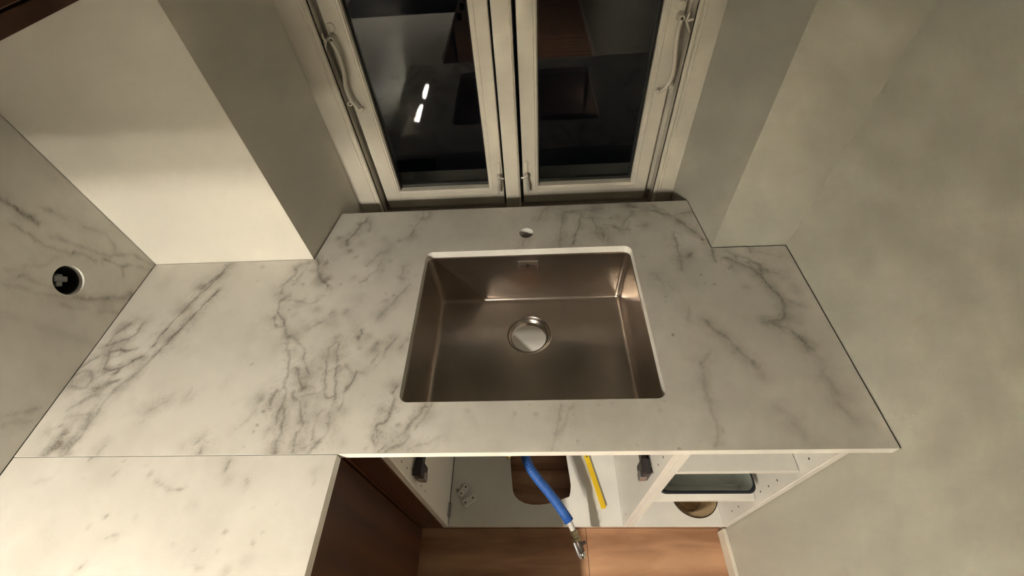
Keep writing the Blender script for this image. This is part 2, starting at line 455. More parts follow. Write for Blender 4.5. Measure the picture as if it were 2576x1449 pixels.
  (0.0015,0.45,[(-0.010,0.523),(-0.016,0.506)]),
  (0.0052,0.20,[(0.287,0.397),(0.295,0.372),(0.304,0.352)]),
  (0.0025,0.55,[(0.451,0.438),(0.466,0.435),(0.481,0.421),(0.495,0.411),(0.509,0.398),(0.517,0.380),(0.523,0.356),(0.530,0.330),(0.535,0.310),(0.535,0.299),(0.526,0.286),(0.523,0.272),(0.514,0.262),(0.499,0.260)]),
  (0.0021,0.45,[(0.467,0.462),(0.480,0.448),(0.495,0.439),(0.512,0.428),(0.526,0.414)]),
  (0.0032,0.40,[(0.500,0.426),(0.515,0.420),(0.522,0.409),(0.522,0.385)]),
  (0.0016,0.50,[(0.481,0.445),(0.478,0.432)]),
  (0.0021,0.45,[(0.436,0.471),(0.433,0.447)]),
  (0.0018,0.45,[(0.463,0.417),(0.456,0.405)]),
  (0.0018,0.45,[(0.520,0.473),(0.516,0.458)]),
  (0.0026,0.30,[(0.535,0.456),(0.557,0.449),(0.582,0.438)]),
  (0.0021,0.45,[(0.537,0.401),(0.538,0.394),(0.556,0.388),(0.561,0.383)]),
  (0.0032,0.30,[(0.553,0.401),(0.575,0.392)]),
  (0.0026,0.35,[(0.532,0.326),(0.547,0.312),(0.558,0.300),(0.570,0.293)]),
  (0.0026,0.40,[(0.497,0.254),(0.507,0.243),(0.521,0.237),(0.531,0.221),(0.538,0.202),(0.551,0.189)]),
  (0.0032,0.25,[(0.362,0.270),(0.368,0.256),(0.373,0.241),(0.391,0.223),(0.401,0.203),(0.410,0.185)]),
  (0.0032,0.22,[(0.336,0.297),(0.330,0.265)]),
  (0.0037,0.25,[(0.306,0.369),(0.314,0.357),(0.318,0.345)]),
  (0.0047,0.30,[(0.365,0.266),(0.372,0.245),(0.389,0.226),(0.400,0.199),(0.411,0.179),(0.422,0.162),(0.429,0.151)]),
  (0.0073,0.25,[(0.521,0.238),(0.532,0.219),(0.540,0.195),(0.550,0.171),(0.542,0.143),(0.546,0.116),(0.548,0.099)]),
  (0.0026,0.30,[(0.491,0.253),(0.503,0.241),(0.516,0.224)]),
  (0.0052,0.22,[(0.544,0.079),(0.550,0.061),(0.553,0.054)]),
  (0.0032,0.25,[(0.328,0.170),(0.327,0.148),(0.319,0.112),(0.321,0.090),(0.320,0.068),(0.322,0.054),(0.317,0.034),(0.309,0.006)]),
  (0.0032,0.22,[(0.353,0.189),(0.338,0.176),(0.326,0.164)]),
  (0.0147,0.18,[(0.438,0.070),(0.453,0.049),(0.462,0.032),(0.467,0.020)]),
  (0.0023,0.30,[(0.054,0.085),(0.046,0.060),(0.041,0.035),(0.035,0.012),(0.033,0.002)]),
  (0.0032,0.25,[(0.074,0.086),(0.056,0.051),(0.047,0.034)]),
 ],
 'left': [
  (0.0021,0.50,[(-0.656,-0.042),(-0.635,-0.051),(-0.618,-0.057),(-0.599,-0.057)]),
  (0.0027,0.60,[(-0.537,-0.011),(-0.536,-0.018),(-0.536,-0.025)]),
  (0.0019,0.40,[(-0.490,-0.042),(-0.485,-0.051)]),
  (0.0019,0.35,[(-0.685,-0.129),(-0.673,-0.124)]),
  (0.0019,0.50,[(-0.703,-0.170),(-0.699,-0.165)]),
  (0.0021,0.25,[(-0.523,-0.162),(-0.507,-0.171)]),
  (0.0021,0.25,[(-0.369,-0.041),(-0.369,-0.049)]),
  (0.0016,0.25,[(-0.741,-0.032),(-0.735,-0.030)]),
  (0.0042,0.15,[(-0.874,-0.041),(-0.853,-0.034)]),
 ],
 'wall': [
  (0.0042,0.80,[(0.357,1.206),(0.360,1.192),(0.363,1.177),(0.363,1.166),(0.367,1.156),(0.367,1.145),(0.367,1.136)]),
  (0.0032,0.35,[(0.396,1.151),(0.404,1.139),(0.408,1.127),(0.410,1.116)]),
  (0.0029,0.40,[(0.334,1.166),(0.338,1.147),(0.342,1.134),(0.340,1.124),(0.343,1.107),(0.350,1.090),(0.356,1.074),(0.367,1.057),(0.378,1.039),(0.387,1.016)]),
  (0.0029,0.38,[(0.363,1.109),(0.375,1.088),(0.385,1.062),(0.396,1.039),(0.407,1.017),(0.414,0.998),(0.426,0.991),(0.454,0.962),(0.465,0.935),(0.476,0.904)]),
  (0.0021,0.60,[(0.399,1.004),(0.409,0.986),(0.418,0.962),(0.438,0.944)]),
  (0.0019,0.45,[(0.418,0.962),(0.407,0.954),(0.401,0.943)]),
  (0.0021,0.40,[(0.444,0.931),(0.463,0.897)]),
  (0.0032,0.30,[(0.428,1.076),(0.438,1.054),(0.446,1.035),(0.445,1.017),(0.442,1.004),(0.431,0.997)]),
  (0.0032,0.25,[(0.264,1.120),(0.282,1.105),(0.300,1.092),(0.311,1.082),(0.347,1.071)]),
  (0.0021,0.50,[(0.261,1.102),(0.269,1.100),(0.276,1.095)]),
  (0.0032,0.30,[(0.272,1.088),(0.274,1.071),(0.280,1.053),(0.285,1.038)]),
  (0.0042,0.35,[(0.243,1.100),(0.253,1.073),(0.265,1.046),(0.281,1.023),(0.297,1.000),(0.305,0.982),(0.322,0.963),(0.339,0.939)]),
  (0.0052,0.30,[(0.337,0.938),(0.378,0.902)]),
  (0.0026,0.50,[(0.381,0.908),(0.379,0.901),(0.368,0.901)]),
  (0.0032,0.40,[(0.271,1.041),(0.285,1.008),(0.309,0.978),(0.339,0.942),(0.364,0.912)]),
  (0.0037,0.30,[(0.268,1.011),(0.278,0.985),(0.292,0.965)]),
  (0.0037,0.30,[(0.303,0.938),(0.326,0.900),(0.349,0.900)]),
  (0.0026,0.35,[(0.058,0.956),(0.069,0.938),(0.081,0.927),(0.093,0.917)]),
  (0.0032,0.25,[(0.037,0.954),(0.051,0.942),(0.067,0.909)]),
  (0.0073,0.12,[(0.195,1.078),(0.204,1.039),(0.217,0.994),(0.233,0.925),(0.244,0.902)]),
 ],
}
BLOBS = {
 'top': [(-0.870,0.143,0.0149,0.50),(-0.919,0.287,0.0198,0.35),(-0.896,0.240,0.0224,0.30),(-0.924,0.158,0.0181,0.22),(-0.886,0.176,0.0092,0.50),(-0.879,0.025,0.0136,0.30),(-0.876,0.075,0.0226,0.20),(-0.828,0.131,0.0147,0.25),(-0.785,0.401,0.0088,0.40),(-0.816,0.184,0.0091,0.30),(-0.881,0.123,0.0234,0.18),(-0.792,0.251,0.0159,0.20),(-0.772,0.301,0.0164,0.20),(-0.762,0.469,0.0043,0.60),(-0.543,0.324,0.0027,0.60),(-0.561,0.397,0.0037,0.40),(-0.538,0.396,0.0045,0.35),(-0.653,0.415,0.0033,0.30),(-0.484,0.409,0.0111,0.50),(-0.481,0.321,0.0135,0.30),(-0.440,0.308,0.0113,0.30),(-0.661,0.457,0.0064,0.25),(-0.529,0.443,0.0084,0.30),(-0.503,0.466,0.0127,0.20),(-0.529,0.304,0.0076,0.12),(-0.469,0.287,0.0075,0.30),(-0.518,0.249,0.0110,0.40),(-0.513,0.054,0.0027,0.80),(-0.510,0.079,0.0035,0.50),(-0.516,0.041,0.0028,0.40),(-0.576,0.188,0.0032,0.35),(-0.521,0.016,0.0022,0.35),(-0.390,0.179,0.0037,0.60),(-0.375,0.177,0.0058,0.35),(-0.373,0.076,0.0133,0.20),(-0.449,0.152,0.0163,0.28),(-0.485,0.046,0.0094,0.30),(-0.471,0.141,0.0102,0.30),(-0.418,0.244,0.0087,0.30),(-0.414,0.023,0.0110,0.25),(-0.407,0.075,0.0115,0.20),(-0.450,0.126,0.0080,0.25),(-0.524,0.107,0.0059,0.40),(-0.496,0.212,0.0128,0.25),(-0.431,0.283,0.0156,0.25),(-0.379,0.059,0.0150,0.18),(-0.450,0.607,0.0085,0.40),(-0.492,0.553,0.0104,0.35),(-0.470,0.540,0.0093,0.40),(-0.451,0.503,0.0090,0.40),(-0.429,0.484,0.0049,0.45),(-0.312,0.355,0.0036,0.45),(-0.332,0.362,0.0032,0.35),(-0.266,0.413,0.0022,0.40),(-0.286,0.426,0.0027,0.35),(-0.410,0.319,0.0071,0.35),(-0.387,0.353,0.0145,0.16),(-0.353,0.432,0.0067,0.25),(-0.424,0.529,0.0142,0.20),(-0.295,0.546,0.0121,0.25),(-0.446,0.392,0.0033,0.35),(-0.331,0.536,0.0061,0.30),(-0.341,0.467,0.0058,0.30),(-0.418,0.412,0.0094,0.20),(-0.326,0.342,0.0072,0.25),(-0.372,0.541,0.0142,0.15),(-0.365,0.241,0.0049,0.50),(-0.323,0.208,0.0129,0.45),(-0.319,0.227,0.0098,0.40),(-0.344,0.245,0.0100,0.30),(-0.327,0.301,0.0115,0.35),(-0.243,0.052,0.0049,0.45),(-0.255,0.044,0.0037,0.35),(-0.294,0.009,0.0055,0.35),(-0.353,0.079,0.0098,0.20),(-0.322,0.111,0.0036,0.25),(-0.270,0.118,0.0050,0.40),(-0.266,0.032,0.0167,0.18),(-0.229,0.031,0.0074,0.30),(-0.269,0.216,0.0054,0.35),(-0.355,0.216,0.0054,0.30),(-0.410,0.309,0.0116,0.35),(-0.338,0.018,0.0111,0.15),(0.182,0.644,0.0218,0.25),(0.186,0.547,0.0154,0.35),(0.270,0.645,0.0173,0.25),(0.255,0.490,0.0119,0.20),(0.433,0.432,0.0026,0.50),(0.297,0.331,0.0025,0.45),(0.271,0.614,0.0046,0.45),(0.215,0.592,0.0034,0.50),(0.106,0.655,0.0133,0.18),(0.230,0.595,0.0127,0.20),(0.422,0.502,0.0031,0.60),(0.374,0.454,0.0076,0.30),(0.386,0.389,0.0026,0.40),(0.267,0.451,0.0038,0.20),(0.388,0.363,0.0025,0.30),(0.536,0.267,0.0226,0.28),(0.539,0.207,0.0186,0.28),(0.524,0.394,0.0142,0.30),(0.574,0.340,0.0136,0.22),(0.387,0.390,0.0026,0.40),(0.410,0.361,0.0039,0.35),(0.296,0.332,0.0025,0.50),(0.294,0.316,0.0024,0.45),(0.289,0.233,0.0023,0.45),(0.372,0.455,0.0066,0.35),(0.349,0.407,0.0073,0.25),(0.432,0.431,0.0033,0.35),(0.473,0.351,0.0087,0.18),(0.458,0.439,0.0064,0.40),(0.425,0.162,0.0070,0.30),(0.428,0.134,0.0155,0.15),(0.246,0.004,0.0022,0.75),(0.289,0.232,0.0023,0.40),(0.240,0.091,0.0017,0.40),(0.231,0.073,0.0027,0.25),(0.286,0.016,0.0022,0.20),(0.329,0.035,0.0029,0.20),(0.480,0.260,0.0113,0.30),(0.071,0.082,0.0047,0.30),(-0.034,0.070,0.0038,0.30),(0.008,0.066,0.0042,0.35),(0.074,0.068,0.0021,0.45),(0.079,0.017,0.0025,0.45),(0.045,0.057,0.0029,0.40),(-0.119,0.076,0.0035,0.25),(-0.003,0.086,0.0020,0.40),(0.119,0.084,0.0025,0.30),(0.146,0.088,0.0025,0.30),(0.177,0.007,0.0027,0.30),(0.081,0.051,0.0125,0.15)],
 'left': [(-0.494,-0.122,0.0038,0.50),(-0.441,-0.136,0.0033,0.45),(-0.430,-0.122,0.0021,0.40),(-0.710,-0.099,0.0041,0.45),(-0.801,-0.003,0.0040,0.50),(-0.736,-0.031,0.0038,0.30),(-0.669,-0.032,0.0048,0.40),(-0.444,-0.159,0.0143,0.18),(-0.522,-0.040,0.0115,0.20),(-0.375,-0.030,0.0114,0.20),(-0.567,-0.085,0.0134,0.14),(-0.659,-0.097,0.0045,0.20),(-0.730,-0.115,0.0036,0.20),(-0.570,-0.138,0.0042,0.20),(-0.493,-0.148,0.0029,0.25),(-0.534,-0.144,0.0021,0.20),(-0.424,-0.079,0.0026,0.25),(-0.464,-0.087,0.0022,0.20),(-0.734,-0.006,0.0024,0.40),(-0.684,-0.018,0.0029,0.30),(-0.470,-0.171,0.0082,0.18),(-0.789,-0.038,0.0029,0.20)],
 'wall': [(0.367,1.057,0.0024,0.50),(0.402,1.142,0.0063,0.20),(0.325,0.931,0.0166,0.20)],
}

_tab = np.random.default_rng(7).random((4, 256, 256))
def vnoise(x, y, k=0):
    xi = np.floor(x).astype(int); yi = np.floor(y).astype(int)
    fx = x - xi; fy = y - yi
    fx = fx * fx * (3 - 2 * fx); fy = fy * fy * (3 - 2 * fy)
    t = _tab[k]
    g = lambda a, b_: t[a & 255, b_ & 255]
    return (g(xi, yi) * (1 - fx) + g(xi + 1, yi) * fx) * (1 - fy) + (g(xi, yi + 1) * (1 - fx) + g(xi + 1, yi + 1) * fx) * fy
def fbm(x, y, k=0, o=4):
    s_ = 0; a = 1.0; t = 0
    for i in range(o):
        s_ = s_ + a * vnoise(x * 2 ** i + 17.3 * i, y * 2 ** i + 5.1 * i, k); t += a; a *= 0.55
    return s_ / t

VEIN_GAIN = {'top': 1.0, 'left': 0.95, 'wall': 1.0}
def pattern(key, u, v):
    wu = u + 0.0065 * (fbm(u * 48 + 50, v * 48 + 50, 0, 5) - 0.5) * 2
    wv = v + 0.0065 * (fbm(u * 48 + 90, v * 48 + 20, 1, 5) - 0.5) * 2
    D = np.zeros_like(u)
    Z = np.zeros_like(u)          # how close to a traced vein: fine veining and grey clouds gather there
    n_a = fbm(u * 90 + 3, v * 90 + 8, 2, 3)
    n_b = fbm(u * 55 + 31, v * 55 + 14, 3, 4)
    for (wd, st, pts) in VEINS[key]:
        P = np.array(pts)
        mrg = wd * 7 + 0.040
        k = np.where((wu > P[:, 0].min() - mrg) & (wu < P[:, 0].max() + mrg) & (wv > P[:, 1].min() - mrg) & (wv < P[:, 1].max() + mrg))[0]
        if len(k) == 0: continue
        pu, pv = wu[k], wv[k]
        d = np.full(len(k), 1e9)
        for (a, b_) in zip(P[:-1], P[1:]):
            ab = b_ - a
            t = np.clip(((pu - a[0]) * ab[0] + (pv - a[1]) * ab[1]) / max(ab @ ab, 1e-9), 0, 1)
            d = np.minimum(d, np.hypot(pu - a[0] - t * ab[0], pv - a[1] - t * ab[1]))
        wl = wd * (0.45 + 1.1 * n_a[k])
        crisp = np.exp(-(d / wl) ** 2) * np.clip(0.25 + 1.25 * n_b[k], 0, 1)
        halo = np.exp(-(d / (wd * 3.6)) ** 2) * np.clip(1.8 * n_b[k] - 0.45, 0, 1)
        val = np.clip(st * (0.95 * crisp + 0.42 * halo), 0, 0.95)
        D[k] = 1 - (1 - D[k]) * (1 - val)
        Z[k] = np.maximum(Z[k], min(1, st * 1.5) * np.exp(-(d / 0.020) ** 2))
    for (cx, cy, R_, st) in BLOBS[key]:
        k = np.where((np.abs(wu - cx) < R_ * 2.6) & (np.abs(wv - cy) < R_ * 2.6))[0]
        if len(k) == 0: continue
        rr = np.hypot(wu[k] - cx, wv[k] - cy) / R_
        val = np.clip(1.35 * st * np.exp(-rr ** 2 * 1.1) * np.clip(0.15 + 1.5 * n_b[k], 0, 1.2), 0, 0.9)
        D[k] = 1 - (1 - D[k]) * (1 - val)
    q1 = fbm(wu * 38 + 7, wv * 30 + 3, 0, 5); q2 = fbm(wu * 62 + 19, wv * 50 + 41, 3, 4)
    rid = np.exp(-((q1 - 0.5) / 0.016) ** 2) * np.clip(2.2 * n_b - 0.5, 0, 1) + 0.8 * np.exp(-((q2 - 0.5) / 0.018) ** 2) * np.clip(2.2 * n_a - 0.6, 0, 1)
    gz = {'top': 1.0, 'left': 0.3, 'wall': 0.25}[key]
    D = 1 - (1 - D) * (1 - gz * np.clip(0.55 * rid * Z, 0, 0.8)) * (1 - gz * Z * np.clip(fbm(u * 34 + 60, v * 30 + 9, 1, 5) * 1.7 - 0.60, 0, 1) * 0.75)
    cl = np.clip(fbm(u * 9 + 4, v * 7 + 2, 1, 5) - 0.47, 0, 1) * 0.55
    fine = np.clip(fbm(u * 28 + 11, v * 22 + 77, 2, 5) - 0.56, 0, 1) * 0.6
    D = 1 - (1 - D) * (1 - cl * 0.7) * (1 - fine * 0.6)
    return D * VEIN_GAIN[key]

def inside(poly, x, y):
    r = np.zeros(x.shape, bool)
    n = len(poly)
    for i in range(n):
        x1, y1 = poly[i]; x2, y2 = poly[(i + 1) % n]
        if y1 == y2: continue
        c_ = ((y1 > y) != (y2 > y)) & (x < (x2 - x1) * (y - y1) / (y2 - y1) + x1)
        r ^= c_
    return r

def densify(poly, d):
    out = []
    n = len(poly)
    for i in range(n):
        a = np.array(poly[i]); b_ = np.array(poly[(i + 1) % n])
        k = max(1, int(np.hypot(*(b_ - a)) / d))
        out += [tuple(a + (b_ - a) * j / k) for j in range(k)]
    return out

def slab(name, outline, holes, key, to3d, th, step, mats, parent=None):
    """stone slab: a fine top grid that carries the vein pattern, cut exactly to outline and holes; sides and underside"""
    loops = [densify(outline, 0.01)] + [densify(h, 0.01) for h in holes]
    A = np.array(outline)
    us = np.arange(A[:, 0].min(), A[:, 0].max() + step, step) + step * 0.37
    vs = np.arange(A[:, 1].min(), A[:, 1].max() + step, step) + step * 0.41
    U, V = np.meshgrid(us, vs, indexing='ij')
    ins = inside(outline, U, V)
    for h in holes: ins &= ~inside(h, U, V)
    near = np.zeros(U.shape, bool)
    for lp in loops:
        n = len(lp)
        for i in range(n):
            a = lp[i]; b_ = lp[(i + 1) % n]
            i0 = np.searchsorted(us, min(a[0], b_[0]) - step); i1 = np.searchsorted(us, max(a[0], b_[0]) + step)
            j0 = np.searchsorted(vs, min(a[1], b_[1]) - step); j1 = np.searchsorted(vs, max(a[1], b_[1]) + step)
            sub = (slice(i0, i1), slice(j0, j1))
            ab = np.array(b_) - np.array(a); L2 = max(ab @ ab, 1e-12)
            t = np.clip(((U[sub] - a[0]) * ab[0] + (V[sub] - a[1]) * ab[1]) / L2, 0, 1)
            near[sub] |= np.hypot(U[sub] - a[0] - t * ab[0], V[sub] - a[1] - t * ab[1]) < step * 0.5
    ok = ins & ~near
    cell = ok[:-1, :-1] & ok[1:, :-1] & ok[1:, 1:] & ok[:-1, 1:]
    nu, nv = U.shape
    idx = np.arange(nu * nv).reshape(nu, nv)
    ci, cj = np.where(cell)
    quads = np.stack([idx[ci, cj], idx[ci + 1, cj], idx[ci + 1, cj + 1], idx[ci, cj + 1]], 1)
    # staircase border of the kept cells
    e = np.concatenate([quads[:, [0, 1]], quads[:, [1, 2]], quads[:, [2, 3]], quads[:, [3, 0]]])
    es = np.sort(e, 1)
    key64 = es[:, 0].astype(np.int64) * (nu * nv) + es[:, 1]
    uq, inv, cnt = np.unique(key64, return_inverse=True, return_counts=True)
    be = es[cnt[inv] == 1]
    bidx = np.unique(be)
    Uf, Vf = U.ravel(), V.ravel()
    used = np.unique(quads)
    remap = -np.ones(nu * nv, int); remap[used] = np.arange(len(used))
    verts2 = [(Uf[i], Vf[i]) for i in used]
    faces = [tuple(q) for q in remap[quads].tolist()]
    look = {}
    for i in bidx: look[(round(Uf[i], 6), round(Vf[i], 6))] = int(remap[i])
    loop_ids = []
    cdtv = [Vector((Uf[i], Vf[i])) for i in bidx]
    bm_ = {int(b_): n for n, b_ in enumerate(bidx)}
    cdte = [(bm_[int(a)], bm_[int(b_)]) for a, b_ in be]
    for lp in loops:
        ids = []; base = len(cdtv)
        for p in lp:
            look[(round(p[0], 6), round(p[1], 6))] = len(verts2)
            ids.append(len(verts2)); verts2.append(p)
            cdtv.append(Vector(p))
        n = len(lp)
        cdte += [(base + i, base + (i + 1) % n) for i in range(n)]
        loop_ids.append(ids)
    cv, ce, cf, *_ = delaunay_2d_cdt(cdtv, cdte, [], 0, 1e-7)
    cx = np.array([sum(cv[i].x for i in f) / len(f) for f in cf]); cy = np.array([sum(cv[i].y for i in f) / len(f) for f in cf])
    keep = inside(outline, cx, cy)
    for h in holes: keep &= ~inside(h, cx, cy)
    gi = np.clip(np.searchsorted(us, cx) - 1, 0, nu - 2); gj = np.clip(np.searchsorted(vs, cy) - 1, 0, nv - 2)
    inb = (cx > us[0]) & (cy > vs[0]) & (cx < us[-1]) & (cy < vs[-1])
    keep &= ~(cell[gi, gj] & inb)
    for f, k in zip(cf, keep):
        if not k: continue
        q = []
        for i in f:
            kk = (round(cv[i].x, 6), round(cv[i].y, 6))
            if kk not in look:
                look[kk] = len(verts2); verts2.append((cv[i].x, cv[i].y))
            q.append(look[kk])
        faces.append(tuple(q))
    ntop = len(verts2); nft = len(faces)
    arr = np.array(verts2)
    D = pattern(key, arr[:, 0], arr[:, 1])
    v3 = [to3d(a, b_, 0.0) for a, b_ in verts2]
    vein = list(D)
    # sides (own vertices) and underside
    low = []
    for lp in loops:
        o = len(v3); n = len(lp)
        v3 += [to3d(a, b_, 0.0) for a, b_ in lp] + [to3d(a, b_, -th) for a, b_ in lp]
        vein += [0.0] * (2 * n)
        faces += [(o + i, o + (i + 1) % n, o + n + (i + 1) % n, o + n + i) for i in range(n)]
    o = len(v3)
    cdtv = []; cdte = []
    for lp in [outline] + list(holes):
        base = len(cdtv); n = len(lp)
        cdtv += [Vector(p) for p in lp]; cdte += [(base + i, base + (i + 1) % n) for i in range(n)]
    cv, ce, cf, *_ = delaunay_2d_cdt(cdtv, cdte, [], 0, 1e-7)
    v3 += [to3d(p.x, p.y, -th) for p in cv]; vein += [0.0] * len(cv)
    for f in cf:
        x_ = np.array([sum(cv[i].x for i in f) / len(f)]); y_ = np.array([sum(cv[i].y for i in f) / len(f)])
        if inside(outline, x_, y_)[0] and not any(inside(h, x_, y_)[0] for h in holes):
            faces.append(tuple(o + i for i in reversed(f)))
    me = bpy.data.meshes.new(name)
    me.from_pydata(v3, [], faces)
    for m_ in mats: me.materials.append(m_)
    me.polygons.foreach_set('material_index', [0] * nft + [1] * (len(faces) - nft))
    at = me.attributes.new('vein', 'FLOAT', 'POINT')
    at.data.foreach_set('value', np.array(vein, dtype=np.float32))
    me.update()
    ob = bpy.data.objects.new(name, me)
    C.objects.link(ob)
    if parent is not None: ob.parent = parent
    return ob

# ------------------------------------------------------------------ key dimensions (metres)
XL, XR = -0.9505, 0.608          # face of the marble splashback, right wall
ZC, TH = 0.900, 0.020            # worktop height, stone thickness
XE = -0.3448                     # front edge of the left worktop run
YB = -4.6                        # wall behind the camera
CEIL = 2.6

def lrev(y): return -0.5373 + 0.139 * (y - 0.4804)     # left window reveal
def rrev(y): return 0.4357 - 0.0767 * (y - 0.4767)     # right window reveal

# ------------------------------------------------------------------ setting
tag(MB().box(XR, XR + 0.12, YB - 0.1, 1.05, -0.1, CEIL, mi=0).build('wall_right', M['paint_wall']),
    'plain off-white wall on the right of the worktop', 'wall', kind='structure')
wlb = MB()
HY, HZ = 0.3185, 1.0300          # centre of the socket recess
for (ya, yb_, za, zb_) in [(YB - 0.1, HY - 0.045, -0.1, CEIL), (HY + 0.045, 1.05, -0.1, CEIL), (HY - 0.045, HY + 0.045, -0.1, HZ - 0.045), (HY - 0.045, HY + 0.045, HZ + 0.045, CEIL)]:
    wlb.box(XL - 0.132, XL - 0.0125, ya, yb_, za, zb_)
wlb.box(XL - 0.132, XL - 0.080, HY - 0.045, HY + 0.045, HZ - 0.045, HZ + 0.045)
tag(wlb.build('wall_left', M['paint_wall']),
    'wall behind the marble splashback on the left', 'wall', kind='structure')
tag(MB().box(XL - 0.132, XR + 0.12, YB - 0.12, YB, -0.1, CEIL).build('wall_front', M['paint_wall']),
    'plain wall behind the viewer', 'wall', kind='structure')
tag(MB().box(XL - 0.132, XR + 0.12, YB - 0.12, 1.05, CEIL, CEIL + 0.1).build('ceiling', M['ceiling']),
    'plain white ceiling', 'ceiling', kind='structure')
wb = MB()
YO = 1.0
wb.prism([(XL - 0.0125, 0.4804), (lrev(0.4804), 0.4804), (lrev(0.86), 0.86), (lrev(0.86), YO), (XL - 0.0125, YO)], 0.0, CEIL, mi=1)
wb.prism([(rrev(0.4767), 0.4767), (XR, 0.4767), (XR, YO), (rrev(0.86), YO), (rrev(0.86), 0.86)], 0.0, CEIL)
wb.prism([(lrev(0.68) - 0.0, 0.66), (rrev(0.68), 0.66), (rrev(0.80), YO), (lrev(0.80), YO)], 0.0, 0.785)
wb.prism([(lrev(0.4804), 0.4804), (rrev(0.4767), 0.4767), (rrev(0.80), YO), (lrev(0.80), YO)], 2.16, CEIL)
wall_back = tag(wb.build('wall_back', [M['paint_wall'], M['paint_box']]), 'window wall with a white boxed pier on the left and a deep splayed reveal', 'wall', kind='structure')

# floor: laminate planks
fl = tag(MB().box(XL - 0.0125, XR, YB, 0.66, -0.06, -0.009).build('floor', M['caulk']), 'brown wood laminate floor in front of the cabinets', 'floor', kind='structure')
PW, PL = 0.19, 1.285
pm = MB().box(0.0006, PL - 0.0006, 0.0006, PW - 0.0006, -0.009, 0.0, bev=0.0008, seg=1).build('plank', M['oak'], fl)
pm.location = (XL, -0.145, 0)
plank_me = pm.data
xs_off = [0.0, -0.55, -0.93, -0.2, -0.75]
def plank(x0, x1, y0):
    if x1 - x0 > PL - 1e-4:
        o = bpy.data.objects.new('plank', plank_me)
    else:
        me = MB().box(0.0006, x1 - x0 - 0.0006, 0.0006, PW - 0.0006, -0.009, 0.0, bev=0.0008, seg=1)
        o = me.build('plank', M['oak'])
        o.parent = fl; o.location = (x0, y0, 0); return o
    C.objects.link(o); o.parent = fl; o.location = (x0, y0, 0)
    return o
pm_used = False
for r_ in range(-23, 4):
    y0 = -0.145 + r_ * PW
    st = XL - 0.0125 + (0.0 if r_ == 0 else xs_off[r_ % 5])
    if r_ == 0: st = 0.162 - PL
    x = st
    while x < XR - 0.001:
        a, b_ = max(x, XL - 0.0125), min(x + PL, XR)
        if b_ - a > 0.01: plank(a, b_, y0)
        x += PL
bpy.data.objects.remove(pm)

bb = MB()
bb.box(XR - 0.0125, XR, YB, 0.034, 0.0, 0.058, bev=0.003)
tag(bb.build('baseboard_right', M['cream']), 'low white baseboard along the right wall', 'baseboard', kind='structure')

# ------------------------------------------------------------------ window
win = empty('window_1', 'cream painted double casement window with dark night panes', 'window', kind='structure')
ZS, ZT = 0.866, 2.06
cs = MB()
for (xa, xb, inner) in [(lrev(0.70) + 0.0005, -0.416, 1), (0.345, rrev(0.70) - 0.0005, -1)]:
    cs.box(xa, xb, 0.702, 0.742, 0.800, 2.155, bev=0.003)
    xi = xb if inner == 1 else xa
    d_ = -inner
    cs.box(min(xi, xi + d_ * 0.010), max(xi, xi + d_ * 0.010), 0.6985, 0.715, 0.800, 2.10, bev=0.004, seg=3)
    cs.box(min(xi + d_ * 0.013, xi + d_ * 0.018), max(xi + d_ * 0.013, xi + d_ * 0.018), 0.7000, 0.715, 0.800, 2.10, bev=0.0022, seg=2)
cs.box(-0.416, 0.345, 0.702, 0.742, 2.085, 2.155, bev=0.003)
cs.build('casing', M['cream'], win)
fr = MB()
fr.box(-0.45, -0.4025, 0.728, 0.80, 0.800, 2.12, bev=0.002)
fr.box(0.327, 0.38, 0.728, 0.80, 0.800, 2.12, bev=0.002)
fr.box(-0.45, 0.38, 0.728, 0.80, 2.064, 2.12, bev=0.002)
fr.box(-0.4025, 0.327, 0.716, 0.80, 0.800, 0.8625, bev=0.002)
fr.build('window_frame', M['cream'], win)
sl = MB()
sl.prism([(lrev(0.661) + 0.001, 0.661), (rrev(0.661) - 0.001, 0.661), (rrev(0.790) - 0.001, 0.790), (lrev(0.790) + 0.001, 0.790)], 0.7855, 0.8060)
sl.build('window_sill', M['cream'], win)
mu_ = MB()
mu_.box(-0.0595, -0.0185, 0.700, 0.790, 0.820, 2.064, bev=0.0035, seg=3)
mu_.box(-0.0250, -0.0222, 0.6985, 0.71, 0.820, 2.06, bev=0.0012)
mu_.build('mullion', M['cream'], win)

